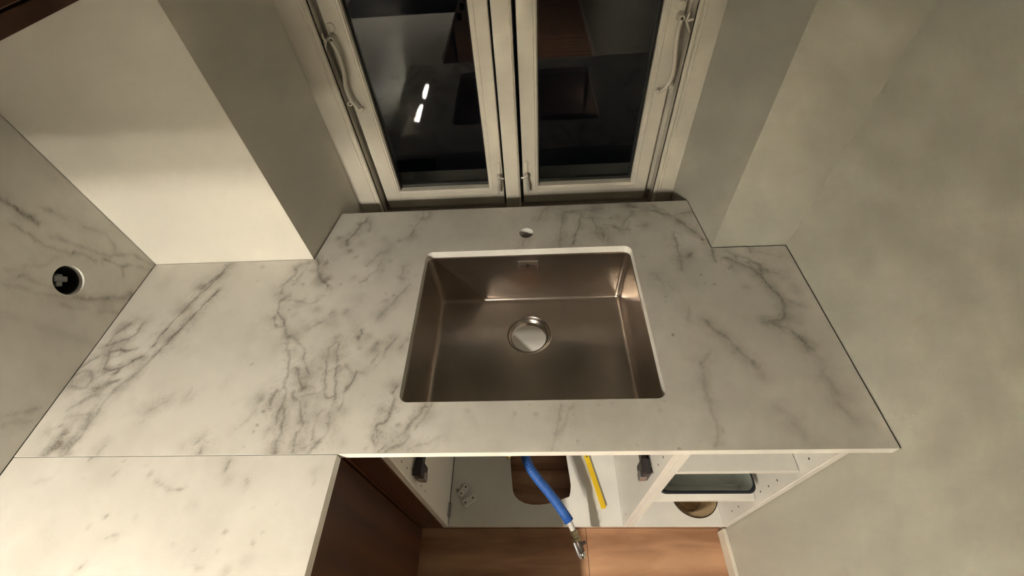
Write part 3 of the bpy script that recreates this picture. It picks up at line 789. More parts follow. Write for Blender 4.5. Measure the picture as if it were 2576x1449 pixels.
def sash(x0, x1, g0, g1):
    zb, zt = 0.921, ZT - 0.05
    s_ = MB()
    s_.box(x0, g0, 0.709, 0.749, ZS, ZT, bev=0.002)
    s_.box(g1, x1, 0.709, 0.749, ZS, ZT, bev=0.002)
    s_.box(g0 - 0.003, g1 + 0.003, 0.7095, 0.749, ZS + 0.0005, zb, bev=0.002)
    s_.box(g0 - 0.003, g1 + 0.003, 0.7095, 0.749, zt, ZT - 0.0005, bev=0.002)
    # moulded inner edge
    for k, (d, y) in enumerate([(0.0105, 0.7075), (0.0045, 0.7125)]):
        s_.box(g0 - d, g0 - d + 0.005 + k * 0.0015, y, 0.72, zb - 0.004, zt + 0.004, bev=0.0018)
        s_.box(g1 + d - 0.005 - k * 0.0015, g1 + d, y, 0.72, zb - 0.004, zt + 0.004, bev=0.0018)
    s_.box(g0 - 0.008, g1 + 0.008, 0.7080, 0.72, zb - 0.010, zb - 0.004, bev=0.0018)
    ob = s_.build('sash', M['cream'], win)
    g = MB().box(g0 - 0.006, g1 + 0.006, 0.7275, 0.7315, zb - 0.008, zt + 0.008)
    g.build('glass_pane', M['glass'], ob)
    sp = MB()
    sp.box(g0 - 0.006, g1 + 0.006, 0.732, 0.7425, zb - 0.008, zb + 0.008)
    sp.box(g0 - 0.006, g0 + 0.006, 0.732, 0.7425, zb + 0.008, zt)
    sp.box(g1 - 0.006, g1 + 0.006, 0.732, 0.7425, zb + 0.008, zt)
    sp.build('glazing_spacer', M['spacer'], ob)
    return ob
sash_l = sash(-0.3985, -0.0650, -0.355, -0.103)
sash_r = sash(-0.0110, 0.3235, 0.0298, 0.2825)

def stay(P, sgn):
    """forged casement stay: rosette plate, wavy bar with eye and curled tip, catch claw on the frame"""
    r = bpy.data.objects.new('casement_stay', None); C.objects.link(r); r.parent = win
    r['label'] = 'cream painted wavy casement stay'
    pl = MB()
    pl.lathe([(0.0005, -0.0035), (0.006, -0.0035), (0.0085, -0.002), (0.009, 0.0)], (P['plate'][0], 0.7090, P['plate'][1]), 'y', 20)
    pl.lathe([(0.0005, -0.017), (0.0055, -0.0165), (0.007, -0.010), (0.0085, 0.0)], (P['pivot'][0], 0.7090, P['pivot'][1]), 'y', 20)
    pl.build('rosette', M['cream'], r, smooth=40)
    sc_ = MB().lathe([(0.0003, -0.0185), (0.0025, -0.018), (0.003, -0.0155)], (P['pivot'][0], 0.7090, P['pivot'][1]), 'y', 12)
    sc_.build('screw', M['dark_metal'], r, smooth=40)
    pts = []
    ctrl = [Vector((x, 0.6930, z)) for x, z in P['bar']]
    for i in range(len(ctrl) - 1):
        p0 = ctrl[max(i - 1, 0)]; p1 = ctrl[i]; p2 = ctrl[i + 1]; p3 = ctrl[min(i + 2, len(ctrl) - 1)]
        for k in range(6):
            t = k / 6
            pts.append(0.5 * ((2 * p1) + (p2 - p0) * t + (2 * p0 - 5 * p1 + 4 * p2 - p3) * t * t + (3 * p1 - 3 * p2 + p3 - p0) * t ** 3))
    pts.append(ctrl[-1])
    n = len(pts)
    b_ = MB()
    b_.tube(pts, [0.0048 - 0.0020 * abs(i / (n - 1) - 0.25) for i in range(n)], 10)
    b_.build('bar', M['cream'], r, smooth=60)
    ex, ez = P['eye']
    ring = [(ex + 0.0046 * math.cos(2 * PI * k / 16), 0.6940, ez + 0.0042 * math.sin(2 * PI * k / 16)) for k in range(17)]
    MB().tube(ring, 0.0019, 8, cap=False).build('eye', M['cream'], r, smooth=60)
    cl = MB()
    for ln in P['claw']:
        cl.tube([(x, y, z) for x, y, z in ln], [0.0030] + [0.0028] * (len(ln) - 2) + [0.0018], 8)
    cl.build('claw', M['cream'], r, smooth=60)
stay(dict(plate=(-0.3880, 1.336), pivot=(-0.3895, 1.318),
          bar=[(-0.3895, 1.316), (-0.3845, 1.291), (-0.3870, 1.252), (-0.3945, 1.222), (-0.3935, 1.195), (-0.3880, 1.181), (-0.3845, 1.171), (-0.378, 1.1665), (-0.3725, 1.174)],
          eye=(-0.3985, 1.183),
          claw=[[(-0.3985, 0.715, 1.318), (-0.4040, 0.700, 1.315), (-0.4085, 0.697, 1.306), (-0.4105, 0.697, 1.296)],
                [(-0.4040, 0.700, 1.315), (-0.4060, 0.697, 1.322), (-0.4050, 0.697, 1.330)],
                [(-0.4060, 0.700, 1.313), (-0.4140, 0.696, 1.313)]]), -1)
stay(dict(plate=(0.3130, 1.337), pivot=(0.3150, 1.319),
          bar=[(0.3150, 1.317), (0.3125, 1.298), (0.3160, 1.262), (0.3215, 1.225), (0.3215, 1.203), (0.3155, 1.188), (0.3075, 1.178), (0.3000, 1.1735), (0.2945, 1.180)],
          eye=(0.3195, 1.1855),
          claw=[[(0.3240, 0.715, 1.315), (0.3265, 0.700, 1.312), (0.3320, 0.697, 1.303), (0.3375, 0.697, 1.292)],
                [(0.3265, 0.700, 1.312), (0.3275, 0.697, 1.320), (0.3290, 0.697, 1.328)],
                [(0.3290, 0.700, 1.312), (0.3380, 0.696, 1.316), (0.3425, 0.696, 1.313)]]), 1)

def latch(x, z, d):
    r = bpy.data.objects.new('window_latch', None); C.objects.link(r); r.parent = win
    r['label'] = 'small bright nickel turn latch'
    p = MB()
    p.lathe([(0.0005, -0.003), (0.0055, -0.003), (0.0075, 0.0)], (x, 0.709, z), 'y', 20)
    p.box(x - 0.005, x + 0.005, 0.7055, 0.709, z - 0.040, z, bev=0.0015)
    p.build('plate', M['cream'], r, smooth=40)
    k = MB()
    k.lathe([(0.0042, 0.0), (0.0042, -0.010), (0.006, -0.0125), (0.005, -0.017), (0.0006, -0.0185)], (x, 0.7055, z - 0.030), 'y', 16)
    k.build('post', M['nickel'], r, smooth=40)
    h = MB()
    h.tube([(x, 0.6925, z - 0.028), (x - d * 0.0005, 0.690, z - 0.046), (x - d * 0.003, 0.688, z - 0.062), (x - d * 0.004, 0.6895, z - 0.080)],
           [0.0036, 0.0030, 0.0040, 0.0026], 10)
    h.tube([(x, 0.6925, z - 0.032), (x + d * 0.007, 0.692, z - 0.033), (x + d * 0.0125, 0.693, z - 0.036)], [0.0030, 0.0026, 0.0030], 10)
    h.build('lever', M['nickel'], r, smooth=60)
latch(-0.0745, 0.9965, 1)
latch(-0.0020, 0.9965, -1)
# sizes above come from image pixels on a nearer plane; window moved deeper (casing 42 mm, sashes 59 mm)
# and every piece scaled about the camera in x and z
FIT = {'casing': (1.0444, -0.0004, 0.042, -0.0729), 'mullion': (1.0475, -0.0004, 0.045, -0.0780), 'window_frame': (1.0640, -0.0006, 0.061, -0.1051)}   # scale about the camera position, baked as factor and offsets
for o in list(C.objects):
    q = o
    while q is not None and q is not win: q = q.parent
    if q is win and o.type == 'MESH' and not o.name.startswith('window_sill'):
        kf_, dx_, dy_, dz_ = FIT.get(o.name.split('.')[0], (1.0617, -0.0005, 0.059, -0.1013))
        for v_ in o.data.vertices:
            x_ = v_.co.x * kf_ + dx_
            y_ = v_.co.y + dy_
            if o.name.startswith('casing'): x_ = min(max(x_, lrev(y_) + 0.0005), rrev(y_) - 0.0005)
            v_.co = Vector((x_, y_, v_.co.z * kf_ + dz_))

# ------------------------------------------------------------------ stone: worktops and splashback
SX0, SX1, SY0, SY1 = -0.2528, 0.2472, 0.0950, 0.4899
cut = rrect(SX0, SX1, SY0, SY1, 0.017, 8)
tap = circle(-0.0052, 0.5475, 0.0178, 36)
gapR = 0.0040
main_poly = [(XL + 0.001, 0.0006), (XR - gapR, 0.0006), (XR - gapR, 0.4767 - gapR), (rrev(0.4767) - 0.0028, 0.4767 - gapR),
             (rrev(0.65) - 0.0022, 0.650), (lrev(0.65) + 0.0022, 0.650), (lrev(0.4804) + 0.0026, 0.4804 - 0.0018), (XL + 0.001, 0.4804 - 0.0018)]
wt = slab('kitchen_worktop', main_poly, [cut, tap], 'top', lambda a, b_, c_: (a, b_, ZC + c_), TH, 0.0025, [M['marble'], M['marble_edge_lit']])
tag(wt, 'white marble worktop around the steel sink under the window', 'worktop')
js = MB()
jz0, jz1 = ZC - 0.012, ZC - 0.0030
js.prism([(XR - gapR, 0.002), (XR - 0.0001, 0.002), (XR - 0.0001, 0.4766), (XR - gapR, 0.4766)], jz0, jz1)
js.prism([(rrev(0.4767) - 0.0028, 0.4767 - gapR), (XR - gapR, 0.4767 - gapR), (XR - gapR, 0.4766), (rrev(0.4767), 0.4766)], jz0, jz1)
js.prism([(rrev(0.4767) - 0.0028, 0.4767 - gapR), (rrev(0.4767) - 0.0001, 0.4767), (rrev(0.65) - 0.0001, 0.65), (rrev(0.65) - 0.0022, 0.65)], jz0, jz1)
js.prism([(lrev(0.4804) + 0.0026, 0.4786), (lrev(0.65) + 0.0022, 0.65), (lrev(0.65) + 0.0001, 0.65), (lrev(0.4804) + 0.0001, 0.4803)], jz0, jz1)
js.prism([(XL + 0.001, 0.4786), (lrev(0.4804), 0.4786), (lrev(0.4804), 0.4803), (XL + 0.001, 0.4803)], jz0, jz1)
js.build('joint_sealant', M['caulk'], wt)
left_poly = [(XL + 0.001, -0.598), (XE, -0.598), (XE, -0.0006), (XL + 0.001, -0.0006)]
wl = slab('kitchen_worktop', left_poly, [], 'left', lambda a, b_, c_: (a, b_, ZC - 0.0004 + c_), TH, 0.004, [M['marble'], M['marble_edge_lit']])
tag(wl, 'pale marble worktop run nearest the viewer, above dark brown cupboards', 'worktop')
hole_c = (0.3165, 1.0290)
wall_poly = [(-1.90, ZC + 0.0008), (0.4788, ZC + 0.0008), (0.4788, 1.4745), (-1.90, 1.4745)]
bs = slab('splashback_panel', wall_poly, [circle(hole_c[0], hole_c[1], 0.0305, 48)], 'wall', lambda a, b_, c_: (XL + c_, a, b_), 0.0120, 0.004, [M['marble_wall'], M['marble_edge_lit']])
tag(bs, 'veined marble splashback panel with a round socket hole', 'splashback')

# socket box in the hole
so = empty('socket_box', 'black round socket box recessed in the marble splashback', 'socket')
MB().lathe([(0.0315, -0.0122), (0.0285, -0.0124), (0.0285, -0.050), (0.0275, -0.051), (0.0005, -0.051)], (XL, hole_c[0], hole_c[1]), 'x', 40).build('back_box', M['black_plastic'], so, smooth=40)
cn = MB()
rot = Matrix.Translation((XL - 0.026, hole_c[0] + 0.004, hole_c[1] + 0.001)) @ Matrix.Rotation(math.radians(35), 4, 'X')
cn.box(-0.006, 0.004, -0.016, 0.010, -0.006, 0.006, bev=0.002, mat=rot)
cn.box(-0.006, 0.006, -0.006, 0.006, -0.014, 0.012, bev=0.002, mat=rot)
cn.build('connector', M['grey_plastic'], so)

# ------------------------------------------------------------------ sink
sk = empty('kitchen_sink', 'brushed steel undermount sink bowl set in the marble worktop', 'sink')
def lp(ins, z, r): return [(x, y, z) for x, y in rrect(SX0 + ins, SX1 - ins, SY0 + ins, SY1 - ins, r, 10, 14)]
ZF = 0.705
DC = (-0.0065, 0.3695)
loops = [lp(-0.022, ZC - TH - 0.0005, 0.030), lp(0.0, ZC - TH - 0.0005, 0.016), lp(0.0008, ZC - TH - 0.0022, 0.0155), lp(0.0012, ZC - TH - 0.006, 0.015)]
RB = 0.012
loops.append(lp(0.0025, ZF + RB, 0.015))
for k in range(1, 7):
    a = PI / 2 * k / 6
    ins = 0.0025 + RB * (1 - math.cos(a)); z = ZF + RB * (1 - math.sin(a))
    loops.append(lp(ins, z, max(0.015 - ins * 0.35, 0.009)))
n = len(loops[0])
last = loops[-1]
ang = [math.atan2(p[1] - DC[1], p[0] - DC[0]) for p in last]
for t in (0.12, 0.5, 0.88, 0.995):
    loops.append([(p[0] + (DC[0] + 0.0585 * math.cos(a) - p[0]) * t, p[1] + (DC[1] + 0.0585 * math.sin(a) - p[1]) * t, ZF) for p, a in zip(last, ang)])
for r_, z in [(0.0585, 0.0), (0.0578, -0.0006), (0.0565, -0.0022), (0.0552, -0.0050), (0.0540, -0.0064)]:
    loops.append([(DC[0] + r_ * math.cos(a), DC[1] + r_ * math.sin(a), ZF + z) for a in ang])
v = [p for l_ in loops for p in l_]
f = []
for i in range(len(loops) - 1):
    for k in range(n):
        k2 = (k + 1) % n
        f.append([i * n + k, i * n + k2, (i + 1) * n + k2, (i + 1) * n + k])
bowl = MB().add(v, f).build('bowl', M['steel'], sk, smooth=50)
dr = MB()
dr.lathe([(0.0548, -0.0058), (0.0535, -0.0050), (0.0518, -0.0058), (0.0500, -0.0085), (0.0465, -0.0110), (0.0455, -0.0120), (0.0455, -0.0260), (0.0470, -0.0260), (0.0470, -0.0130), (0.0520, -0.0100), (0.0548, -0.0070)],
         (DC[0], DC[1], ZF), 'z', 64)
dr.build('drain_flange', M['satin'], sk, smooth=40)
ov = MB()
YW = SY1 - 0.0019
ov.box(-0.0290, 0.0225, YW - 0.0050, YW - 0.0008, 0.8250, 0.8625, bev=0.0016, seg=3)
op = ov.build('overflow_plate', M['chrome'], sk)
em = MB()
em.lathe([(0.0058, -0.0010), (0.0062, 0.0), (0.0040, 0.0), (0.0040, -0.0008)], (-0.0040, YW - 0.0050, 0.8470), 'y', 24)
em.lathe([(0.0005, -0.0012), (0.0020, -0.0010), (0.0022, 0.0)], (-0.0040, YW - 0.0050, 0.8470), 'y', 16)
for sx in (-1, 1):
    em.box(-0.0040 + min(sx * 0.006, sx * 0.0195), -0.0040 + max(sx * 0.006, sx * 0.0195), YW - 0.0057, YW - 0.0049, 0.8462, 0.8476)
em.build('emblem', M['dark_metal'], op)

# ------------------------------------------------------------------ base cabinets under the window worktop
YF = 0.032                      # cabinet fronts
ZB0, ZB1 = 0.084, 0.100         # bottom board
YBK = 0.585
def board(name, x0, x1, y0, y1, z0, z1, parent, mat='white_board', bev=0.0008):
    return MB().box(x0, x1, y0, y1, z0, z1, bev=bev, seg=1).build(name, M[mat], parent)
sc = empty('base_cabinet', 'white open sink cabinet with pipes inside and a cut floor', 'cabinet')
CX0, CX1, CX2 = -0.3085, 0.2890, 0.6015
board('side_panel', CX0, CX0 + 0.016, YF, YBK, ZB0, 0.8795, sc)
board('side_panel', CX1 - 0.0165, CX1 - 0.0005, YF, YBK, ZB0, 0.8795, sc)
board('back_panel', CX0 + 0.016, CX1 - 0.0165, YBK - 0.008, YBK, ZB1, 0.8795, sc, bev=0)
# bottom board with a jigsawn pipe cut-out
hp = [(-0.0919, 0.2533), (-0.0865, 0.190), (-0.0810, 0.1388), (-0.0725, 0.1215), (-0.0608, 0.1102), (-0.0400, 0.1000), (-0.0146, 0.0955), (0.0090, 0.0955),
      (0.0315, 0.0978), (0.0647, 0.1049), (0.0860, 0.1130), (0.1078, 0.1193), (0.1125, 0.1330), (0.1160, 0.1566), (0.1145, 0.1850), (0.1119, 0.2084), (0.1081, 0.2515),
      (0.1040, 0.3300), (0.0700, 0.3700), (0.0, 0.3800), (-0.0600, 0.3600), (-0.0900, 0.3100)]
bo = [(CX0 + 0.0185, YF), (CX1 - 0.0170, YF), (CX1 - 0.0170, YBK - 0.009), (CX0 + 0.0185, YBK - 0.009)]
cdtv = [Vector(p) for p in bo] + [Vector(p) for p in hp]
ne = len(hp)
cdte = [(i, (i + 1) % 4) for i in range(4)] + [(4 + i, 4 + (i + 1) % ne) for i in range(ne)]
cv, ce, cf, *_ = delaunay_2d_cdt(cdtv, cdte, [], 0, 1e-7)
bt = MB()
kf = [list(q) for q in cf if not inside(hp, np.array([sum(cv[i].x for i in q) / len(q)]), np.array([sum(cv[i].y for i in q) / len(q)]))[0]]
bt.add([(p.x, p.y, ZB1) for p in cv], kf); bt.add([(p.x, p.y, ZB0) for p in cv], [q[::-1] for q in kf])
for ring in (bo, hp):
    q = len(ring)
    bt.add([(x, y, ZB0) for x, y in ring] + [(x, y, ZB1) for x, y in ring], [[i, (i + 1) % q, q + (i + 1) % q, q + i] for i in range(q)])
bt.build('bottom_panel', M['white_board'], sc)
board('plinth', CX0 + 0.002, CX1 - 0.002, 0.075, 0.091, 0.0, ZB0, sc)

def hinge_plate(parent, x, y, z, d):
    """cabinet hinge arm folded on its mounting plate; d = direction away from the panel"""
    h = MB()
    def bx(x0, x1, y0, y1, z0, z1, bev, mi): h.box(min(x + d * x0, x + d * x1), max(x + d * x0, x + d * x1), y + y0, y + y1, z + z0, z + z1, bev=bev, mi=mi)
    bx(0, 0.003, -0.014, 0.048, -0.030, 0.030, 0.001, 1)
    bx(0.003, 0.018, -0.022, 0.048, -0.016, 0.016, 0.003, 0)
    bx(0.003, 0.024, -0.030, 0.006, -0.030, 0.030, 0.004, 0)
    bx(0.010, 0.027, -0.032, -0.014, -0.024, 0.004, 0.002, 1)
    h.lathe([(0.0045, 0.0), (0.0045, 0.004), (0.0005, 0.0045)], (x + d * 0.003, y + 0.018, z + 0.018), 'x', 12, mi=0)
    return h.build('hinge', [M['hinge'], M['hinge_light']], parent)
hinge_plate(sc, CX0 + 0.016, 0.078, 0.573, 1)
hinge_plate(sc, CX1 - 0.0165, 0.078, 0.573, -1)

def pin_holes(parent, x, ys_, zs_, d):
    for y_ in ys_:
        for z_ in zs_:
            o = MB().lathe([(0.0005, d * 0.0003), (0.0026, d * 0.0003), (0.0026, -d * 0.0002)], (x, y_, z_), 'x', 10).build('pin_hole_disc', M['hole_shade'], parent)  # flat dark disc in place of the hole's inner shade
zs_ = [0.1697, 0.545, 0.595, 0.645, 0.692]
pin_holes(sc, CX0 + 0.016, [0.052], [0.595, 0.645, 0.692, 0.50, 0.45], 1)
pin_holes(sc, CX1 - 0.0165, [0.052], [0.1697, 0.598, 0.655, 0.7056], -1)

nc = empty('base_cabinet', 'narrow white open cabinet with two shelves beside the right wall', 'cabinet')
board('side_panel', CX1 + 0.0005, CX1 + 0.0165, YF, YBK, ZB0, 0.8795, nc)
board('side_panel', CX2 - 0.0165, CX2, YF, YBK, ZB0, 0.8795, nc)
board('back_panel', CX1 + 0.0165, CX2 - 0.0165, YBK - 0.008, YBK, ZB1, 0.8795, nc, bev=0)
board('bottom_panel', CX1 + 0.0170, CX2 - 0.0170, YF, YBK - 0.009, ZB0, ZB1, nc)
board('shelf', CX1 + 0.0175, CX2 - 0.0180, 0.044, YBK - 0.010, 0.360, 0.376, nc)
board('shelf', CX1 + 0.0175, CX2 - 0.0180, 0.044, YBK - 0.010, 0.612, 0.628, nc)
board('plinth', CX1 + 0.002, CX2 - 0.002, 0.075, 0.091, 0.0, ZB0, nc)
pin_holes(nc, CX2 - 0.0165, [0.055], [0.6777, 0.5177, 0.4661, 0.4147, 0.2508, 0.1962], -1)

# brown corner filler and left run of cupboards
cf_ = empty('corner_filler', 'dark brown corner filler strip beside the white sink cabinet', 'filler strip')
MB().box(-0.3730, CX0 - 0.0008, YF - 0.002, YF + 0.016, 0.084, 0.8795, bev=0.0012).build('front_strip', M['walnut'], cf_)
MB().box(-0.3880, -0.3735, YF - 0.004, YF + 0.060, 0.084, 0.8795, bev=0.0012).build('return_strip', M['walnut'], cf_)
lr = empty('base_cabinet', 'dark brown base cupboard run under the near worktop', 'cabinet')
MB().box(XL + 0.002, -0.3950, -0.596, 0.475, 0.084, 0.8780, bev=0.001).build('body', M['walnut'], lr)
for i, (ya, yb_) in enumerate([(-0.596, YF - 0.010)]):
    MB().box(-0.3945, -0.3745, ya, yb_, 0.090, 0.874, bev=0.0015).build('door', M['walnut'], lr)
MB().box(XL + 0.002, -0.4450, -0.596, 0.47, 0.0, 0.0835).build('plinth', M['walnut'], lr)

# ------------------------------------------------------------------ wall cabinets with the LED lamps
wc = empty('wall_cabinet', 'dark brown wall cupboard above the marble splashback beside the white pier', 'cabinet')
WY0, WY1 = -0.450, 0.4785
MB().box(XL + 0.0005, -0.6330, WY0, WY1, 1.4760, 2.20, bev=0.001).build('body', M['walnut'], wc)
MB().box(-0.6325, -0.6130, WY0, WY1, 1.4760, 1.4965, bev=0.0012).build('light_rail', M['walnut'], wc)
MB().box(-0.6325, -0.6100, WY0 + 0.0015, -0.0215, 1.5000, 2.198, bev=0.0015).build('door', M['walnut'], wc)
MB().box(-0.6325, -0.6100, -0.0185, WY1 - 0.0015, 1.5000, 2.198, bev=0.0015).build('door', M['walnut'], wc)
# cooker hood farther along the left wall; its two LED strips are the room's light
hd = empty('cooker_hood', 'steel cooker hood with two bright LED strips above the cooker', 'cooker hood')
hm = MB()
hy0, hy1 = -1.80, -0.90
hm.add([(XL - 0.012, hy0, 1.7640), (-0.520, hy0, 1.7640), (-0.520, hy0, 1.8030), (-0.700, hy0, 1.98), (XL - 0.012, hy0, 1.98),
        (XL - 0.012, hy1, 1.7640), (-0.520, hy1, 1.7640), (-0.520, hy1, 1.8030), (-0.700, hy1, 1.98), (XL - 0.012, hy1, 1.98)],
       [[0, 1, 2, 3, 4], [9, 8, 7, 6, 5], [0, 5, 6, 1], [1, 6, 7, 2], [2, 7, 8, 3], [3, 8, 9, 4], [4, 9, 5, 0]])
hm.build('canopy', M['steel'], hd)
MB().box(XL - 0.012, -0.760, -1.50, -1.20, 1.9805, CEIL - 0.002, bev=0.002).build('chimney', M['steel'], hd)
for i, (x, ya, yb_) in enumerate(LEDS):
    ld = MB().box(x - 0.0165, x + 0.0165, ya - 0.006, yb_ + 0.006, LED_Z + 0.0015, 1.7638, bev=0.0015)
    ld.box(x - 0.0180, x - 0.0160, ya - 0.006, yb_ + 0.006, LED_Z - LIP, 1.7638).box(x + 0.0160, x + 0.0180, ya - 0.006, yb_ + 0.006, LED_Z - LIP, 1.7638)
    for ye in (ya - 0.006, yb_ + 0.003): ld.box(x - 0.0180, x + 0.0180, ye, ye + 0.003, LED_Z - 0.027, 1.7638)  # unseen end baffles, added to dim low-angle light on pier and window
    lo = ld.build('lamp_housing', M['nickel'], hd)
    MB().box(x - 0.012, x + 0.012, ya, yb_, LED_Z, LED_Z + 0.0014).build('led_diffuser', M['led'], lo)

ck = empty('cooker', 'black glass topped steel cooker at the end of the near worktop', 'cooker')  # guessed cooker, made long and black to soak up lamp light
MB().box(XL + 0.004, -0.3600, -1.796, -0.602, 0.0005, 0.8850, bev=0.003).build('body', M['satin'], ck)
MB().box(XL + 0.004, -0.3480, -1.797, -0.601, 0.8855, 0.9010, bev=0.003).build('glass_top', M['hob'], ck)
for k in range(5):
    MB().lathe([(0.018, 0.0), (0.017, 0.022), (0.0005, 0.024)], (-0.3600, -0.78 - 0.16 * k, 0.820), 'x', 20).build('knob', M['black_plastic'], ck, smooth=40)

# ------------------------------------------------------------------ things inside the sink cabinet
def bracket(x, y, ang_, ln, wd, lab):
    e = empty('mounting_block', lab, 'bracket', 'white mounting blocks on the cabinet floor')
    e.location = (x, y, ZB1); e.rotation_euler = (0, 0, ang_)
    MB().box(-ln / 2, ln / 2, -wd / 2, wd / 2, 0.0, 0.012, bev=0.0016).build('block', M['white_plastic'], e)
    for s_ in (-1, 1):
        MB().lathe([(0.0005, 0.0124), (0.0028, 0.0124), (0.0028, 0.0118)], (s_ * ln * 0.32, 0, 0), 'z', 10).build('screw_hole_disc', M['hole_shade'], e)  # dark disc on the block, painted shade of a screw hole
    return e
bracket(-0.2475, 0.1385, math.radians(55), 0.040, 0.020, 'white screw block on the cabinet floor, the farther of the two')
bracket(-0.2255, 0.1075, math.radians(31), 0.044, 0.022, 'white screw block on the cabinet floor, the nearer of the two')
pg = MB()
pg.tube([(-0.2720, 0.1430, ZB1 + 0.004), (-0.2600, 0.1330, ZB1 + 0.004)], [0.0025, 0.004], 10)
tag(pg.build('dowel_pin', M['grey_plastic'], smooth=40), 'small grey dowel pin lying beside the white screw blocks', 'pin')
gp = MB()
gp.box(CX0 + 0.0165, CX0 + 0.0235, 0.058, 0.100, ZB1, ZB1 + 0.008, bev=0.001)
gp.box(CX0 + 0.0165, CX0 + 0.0185, 0.058, 0.100, ZB1 + 0.008, ZB1 + 0.022, bev=0.0005)
tag(gp.build('metal_clip', M['grey_plastic']), 'dark grey metal clip on the cabinet floor against the side panel', 'clip')

# blue sleeved water pipe with a stop valve
wp = empty('water_pipe', 'blue sleeved water pipe with a brass valve hanging out of the sink cabinet', 'pipe')
def spline(ctrl, k_=8):
    ctrl = [Vector(p) for p in ctrl]; pts = []
    for i in range(len(ctrl) - 1):
        p0 = ctrl[max(i - 1, 0)]; p1 = ctrl[i]; p2 = ctrl[i + 1]; p3 = ctrl[min(i + 2, len(ctrl) - 1)]
        for k in range(k_):
            t = k / k_
            pts.append(0.5 * ((2 * p1) + (p2 - p0) * t + (2 * p0 - 5 * p1 + 4 * p2 - p3) * t * t + (3 * p1 - 3 * p2 + p3 - p0) * t ** 3))
    pts.append(ctrl[-1])
    return pts
path = spline([(-0.020, 0.300, -0.004), (-0.030, 0.285, 0.110), (-0.040, 0.235, 0.255), (-0.022, 0.158, 0.312), (0.006, 0.120, 0.302), (0.033, 0.093, 0.282), (0.059, 0.065, 0.260), (0.084, 0.034, 0.241), (0.0935, 0.021, 0.2345)])
dense = []
for a, b_ in zip(path[:-1], path[1:]):
    dense += [a + (b_ - a) * k / 4 for k in range(4)]
dense.append(path[-1])
MB().tube(dense, [0.0142 + 0.0006 * math.sin(i * 1.6) for i in range(len(dense))], 16).build('sleeve', M['blue'], wp, smooth=60)
q0 = Vector((0.0935, 0.021, 0.2345)); q1 = Vector((0.104, 0.000, 0.2245)); q2 = Vector((0.1155, -0.026, 0.2130)); q3 = Vector((0.1330, -0.066, 0.1955))
MB().tube([q0 - (q1 - q0) * 0.5, q1], 0.0085, 14).build('inner_tube', M['pex'], wp, smooth=40)
ax = (q2 - q1).normalized()
MB().tube([q1, q1 + ax * 0.002, q1 + ax * 0.012, q1 + ax * 0.0135, q2 - ax * 0.010, q2 - ax * 0.008, q2], [0.009, 0.0115, 0.0115, 0.0095, 0.0095, 0.0125, 0.0125], 6).build('compression_fitting', M['brass'], wp)
bx_ = (q3 - q2).normalized()
vb = MB().tube([q2, q2 + (q3 - q2) * 0.15, q2 + (q3 - q2) * 0.62, q2 + (q3 - q2) * 0.66], [0.0075, 0.0082, 0.0082, 0.0070], 14).build('valve_body', M['dark_metal'], wp, smooth=40)
side = bx_.cross(Vector((0, 0, 1))).normalized()
hh = q2 + (q3 - q2) * 0.28
MB().tube([hh, hh + side * -0.020 + Vector((0, 0.002, -0.004))], [0.0055, 0.0045], 12).build('spout', M['dark_metal'], vb, smooth=40)
MB().tube([q2 + (q3 - q2) * 0.66, q2 + (q3 - q2) * 0.72, q2 + (q3 - q2) * 0.9, q3], [0.0072, 0.0088, 0.0078, 0.0050], 14).build('end_nut', M['chrome'], wp, smooth=40)
sd2 = side * 0.0105
MB().tube([q2 + sd2, q2 + sd2 + (q3 - q2) * 0.15, q2 + sd2 * 1.1 + (q3 - q2) * 0.75, q2 + sd2 * 0.9 + (q3 - q2) * 0.95], [0.0045, 0.0055, 0.0052, 0.0035], 12).build('lever_handle', M['hinge_light'], vb, smooth=40)

yr = empty('folding_rule', 'yellow folding rule lying on the cabinet floor beside the blue pipe', 'ruler')
a0 = Vector((0.1755, 0.2560, ZB1)); a1 = Vector((0.2170, 0.0830, ZB1))
an = math.atan2(a1.y - a0.y, a1.x - a0.x)
mid = (a0 + a1) / 2
yr.location = mid; yr.rotation_euler = (0, 0, an)
ln = (a1 - a0).length
for k, (dx, dz) in enumerate([(0.0, 0.0), (-0.004, 0.0034), (0.0015, 0.0068)]):
    MB().box(-ln / 2 + dx * 0.3, ln / 2 - abs(dx), -0.0078, 0.0078, dz, dz + 0.0032, bev=0.0006).build('rule_stick', M['yellow'], yr)
MB().lathe([(0.0005, 0.0110), (0.0028, 0.0108), (0.0032, 0.0100)], (-ln / 2 + 0.010, 0, 0), 'z', 12).build('rivet', M['brass'], yr)

ys = MB()
ys.tube(spline([(-0.065, 0.300, -0.004), (-0.075, 0.285, 0.090), (-0.088, 0.262, 0.128), (-0.102, 0.240, 0.134)], 5), 0.0125, 14)
tag(ys.build('pipe_sleeve', M['yellow_pale'], smooth=50), 'pale yellow pipe sleeve poking out of the cut cabinet floor', 'pipe')

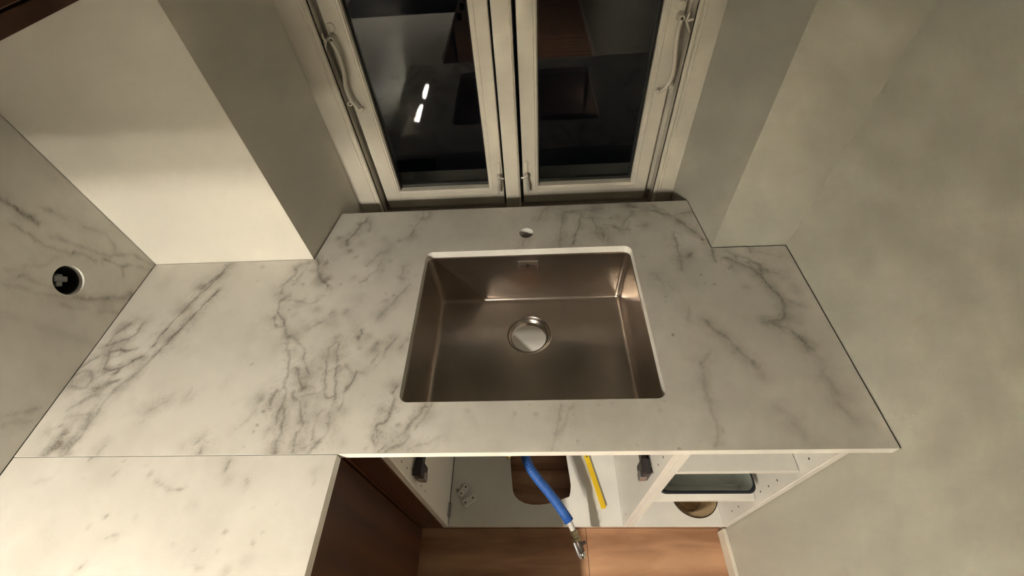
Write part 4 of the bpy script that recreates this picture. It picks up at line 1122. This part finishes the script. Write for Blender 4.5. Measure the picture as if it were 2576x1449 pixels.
# ------------------------------------------------------------------ things in the narrow cabinet
gd = empty('food_container', 'white oblong dish with a glass lid and dark seal on the middle shelf', 'container')
def rr3(x0, x1, y0, y1, r, z, cs_=8): return [(x, y, z) for x, y in rrect(x0, x1, y0, y1, r, cs_)]
DX0, DX1, DY0, DY1, DZ = 0.3165, 0.5640, 0.0460, 0.2100, 0.376
def skin(lps, close_first=False, close_last=False):
    q = len(lps[0]); v_ = [p for l_ in lps for p in l_]
    f_ = [[i * q + k, i * q + (k + 1) % q, (i + 1) * q + (k + 1) % q, (i + 1) * q + k] for i in range(len(lps) - 1) for k in range(q)]
    if close_first: f_.append(list(range(q - 1, -1, -1)))
    if close_last: f_.append([(len(lps) - 1) * q + k for k in range(q)])
    return v_, f_
def ins(i, z, r=0.022): return rr3(DX0 + i, DX1 - i, DY0 + i, DY1 - i, r, z)
mbx = MB(); mbx.add(*skin([ins(0.016, DZ, 0.016), ins(0.012, DZ + 0.004, 0.018), ins(0.004, DZ + 0.058), ins(0.002, DZ + 0.060), ins(0.008, DZ + 0.060, 0.018), ins(0.016, DZ + 0.006, 0.014)], True, True))
mbx.build('dish', M['white_plastic'], gd, smooth=40)
sb = MB(); sb.add(*skin([ins(0.0, DZ + 0.0605), ins(-0.002, DZ + 0.064), ins(0.0, DZ + 0.067), ins(0.0045, DZ + 0.067), ins(0.0045, DZ + 0.0605), ins(0.0, DZ + 0.0605)]))
sb.build('seal', M['rubber'], gd, smooth=40)
lb = MB(); lb.add(*skin([ins(0.0050, DZ + 0.0610), ins(0.0050, DZ + 0.0690), ins(0.0080, DZ + 0.0710), ins(0.016, DZ + 0.0710, 0.016), ins(0.020, DZ + 0.0670, 0.014)], True, True))
lb.build('glass_lid', M['glass_dish'], gd, smooth=40)
gb = MB()
prof = [(0.0005, 0.003), (0.030, 0.003), (0.036, 0.0), (0.038, 0.0), (0.050, 0.012), (0.064, 0.034), (0.0715, 0.062), (0.0725, 0.064), (0.0700, 0.064), (0.0690, 0.062), (0.061, 0.035), (0.047, 0.015), (0.034, 0.007), (0.0005, 0.006)]
gb.lathe(prof, (0.4950, 0.1140, ZB1), 'z', 48)
tag(gb.build('glass_bowl', M['glass_amber'], smooth=40), 'round brown tinted glass bowl on the floor of the narrow cabinet', 'bowl')
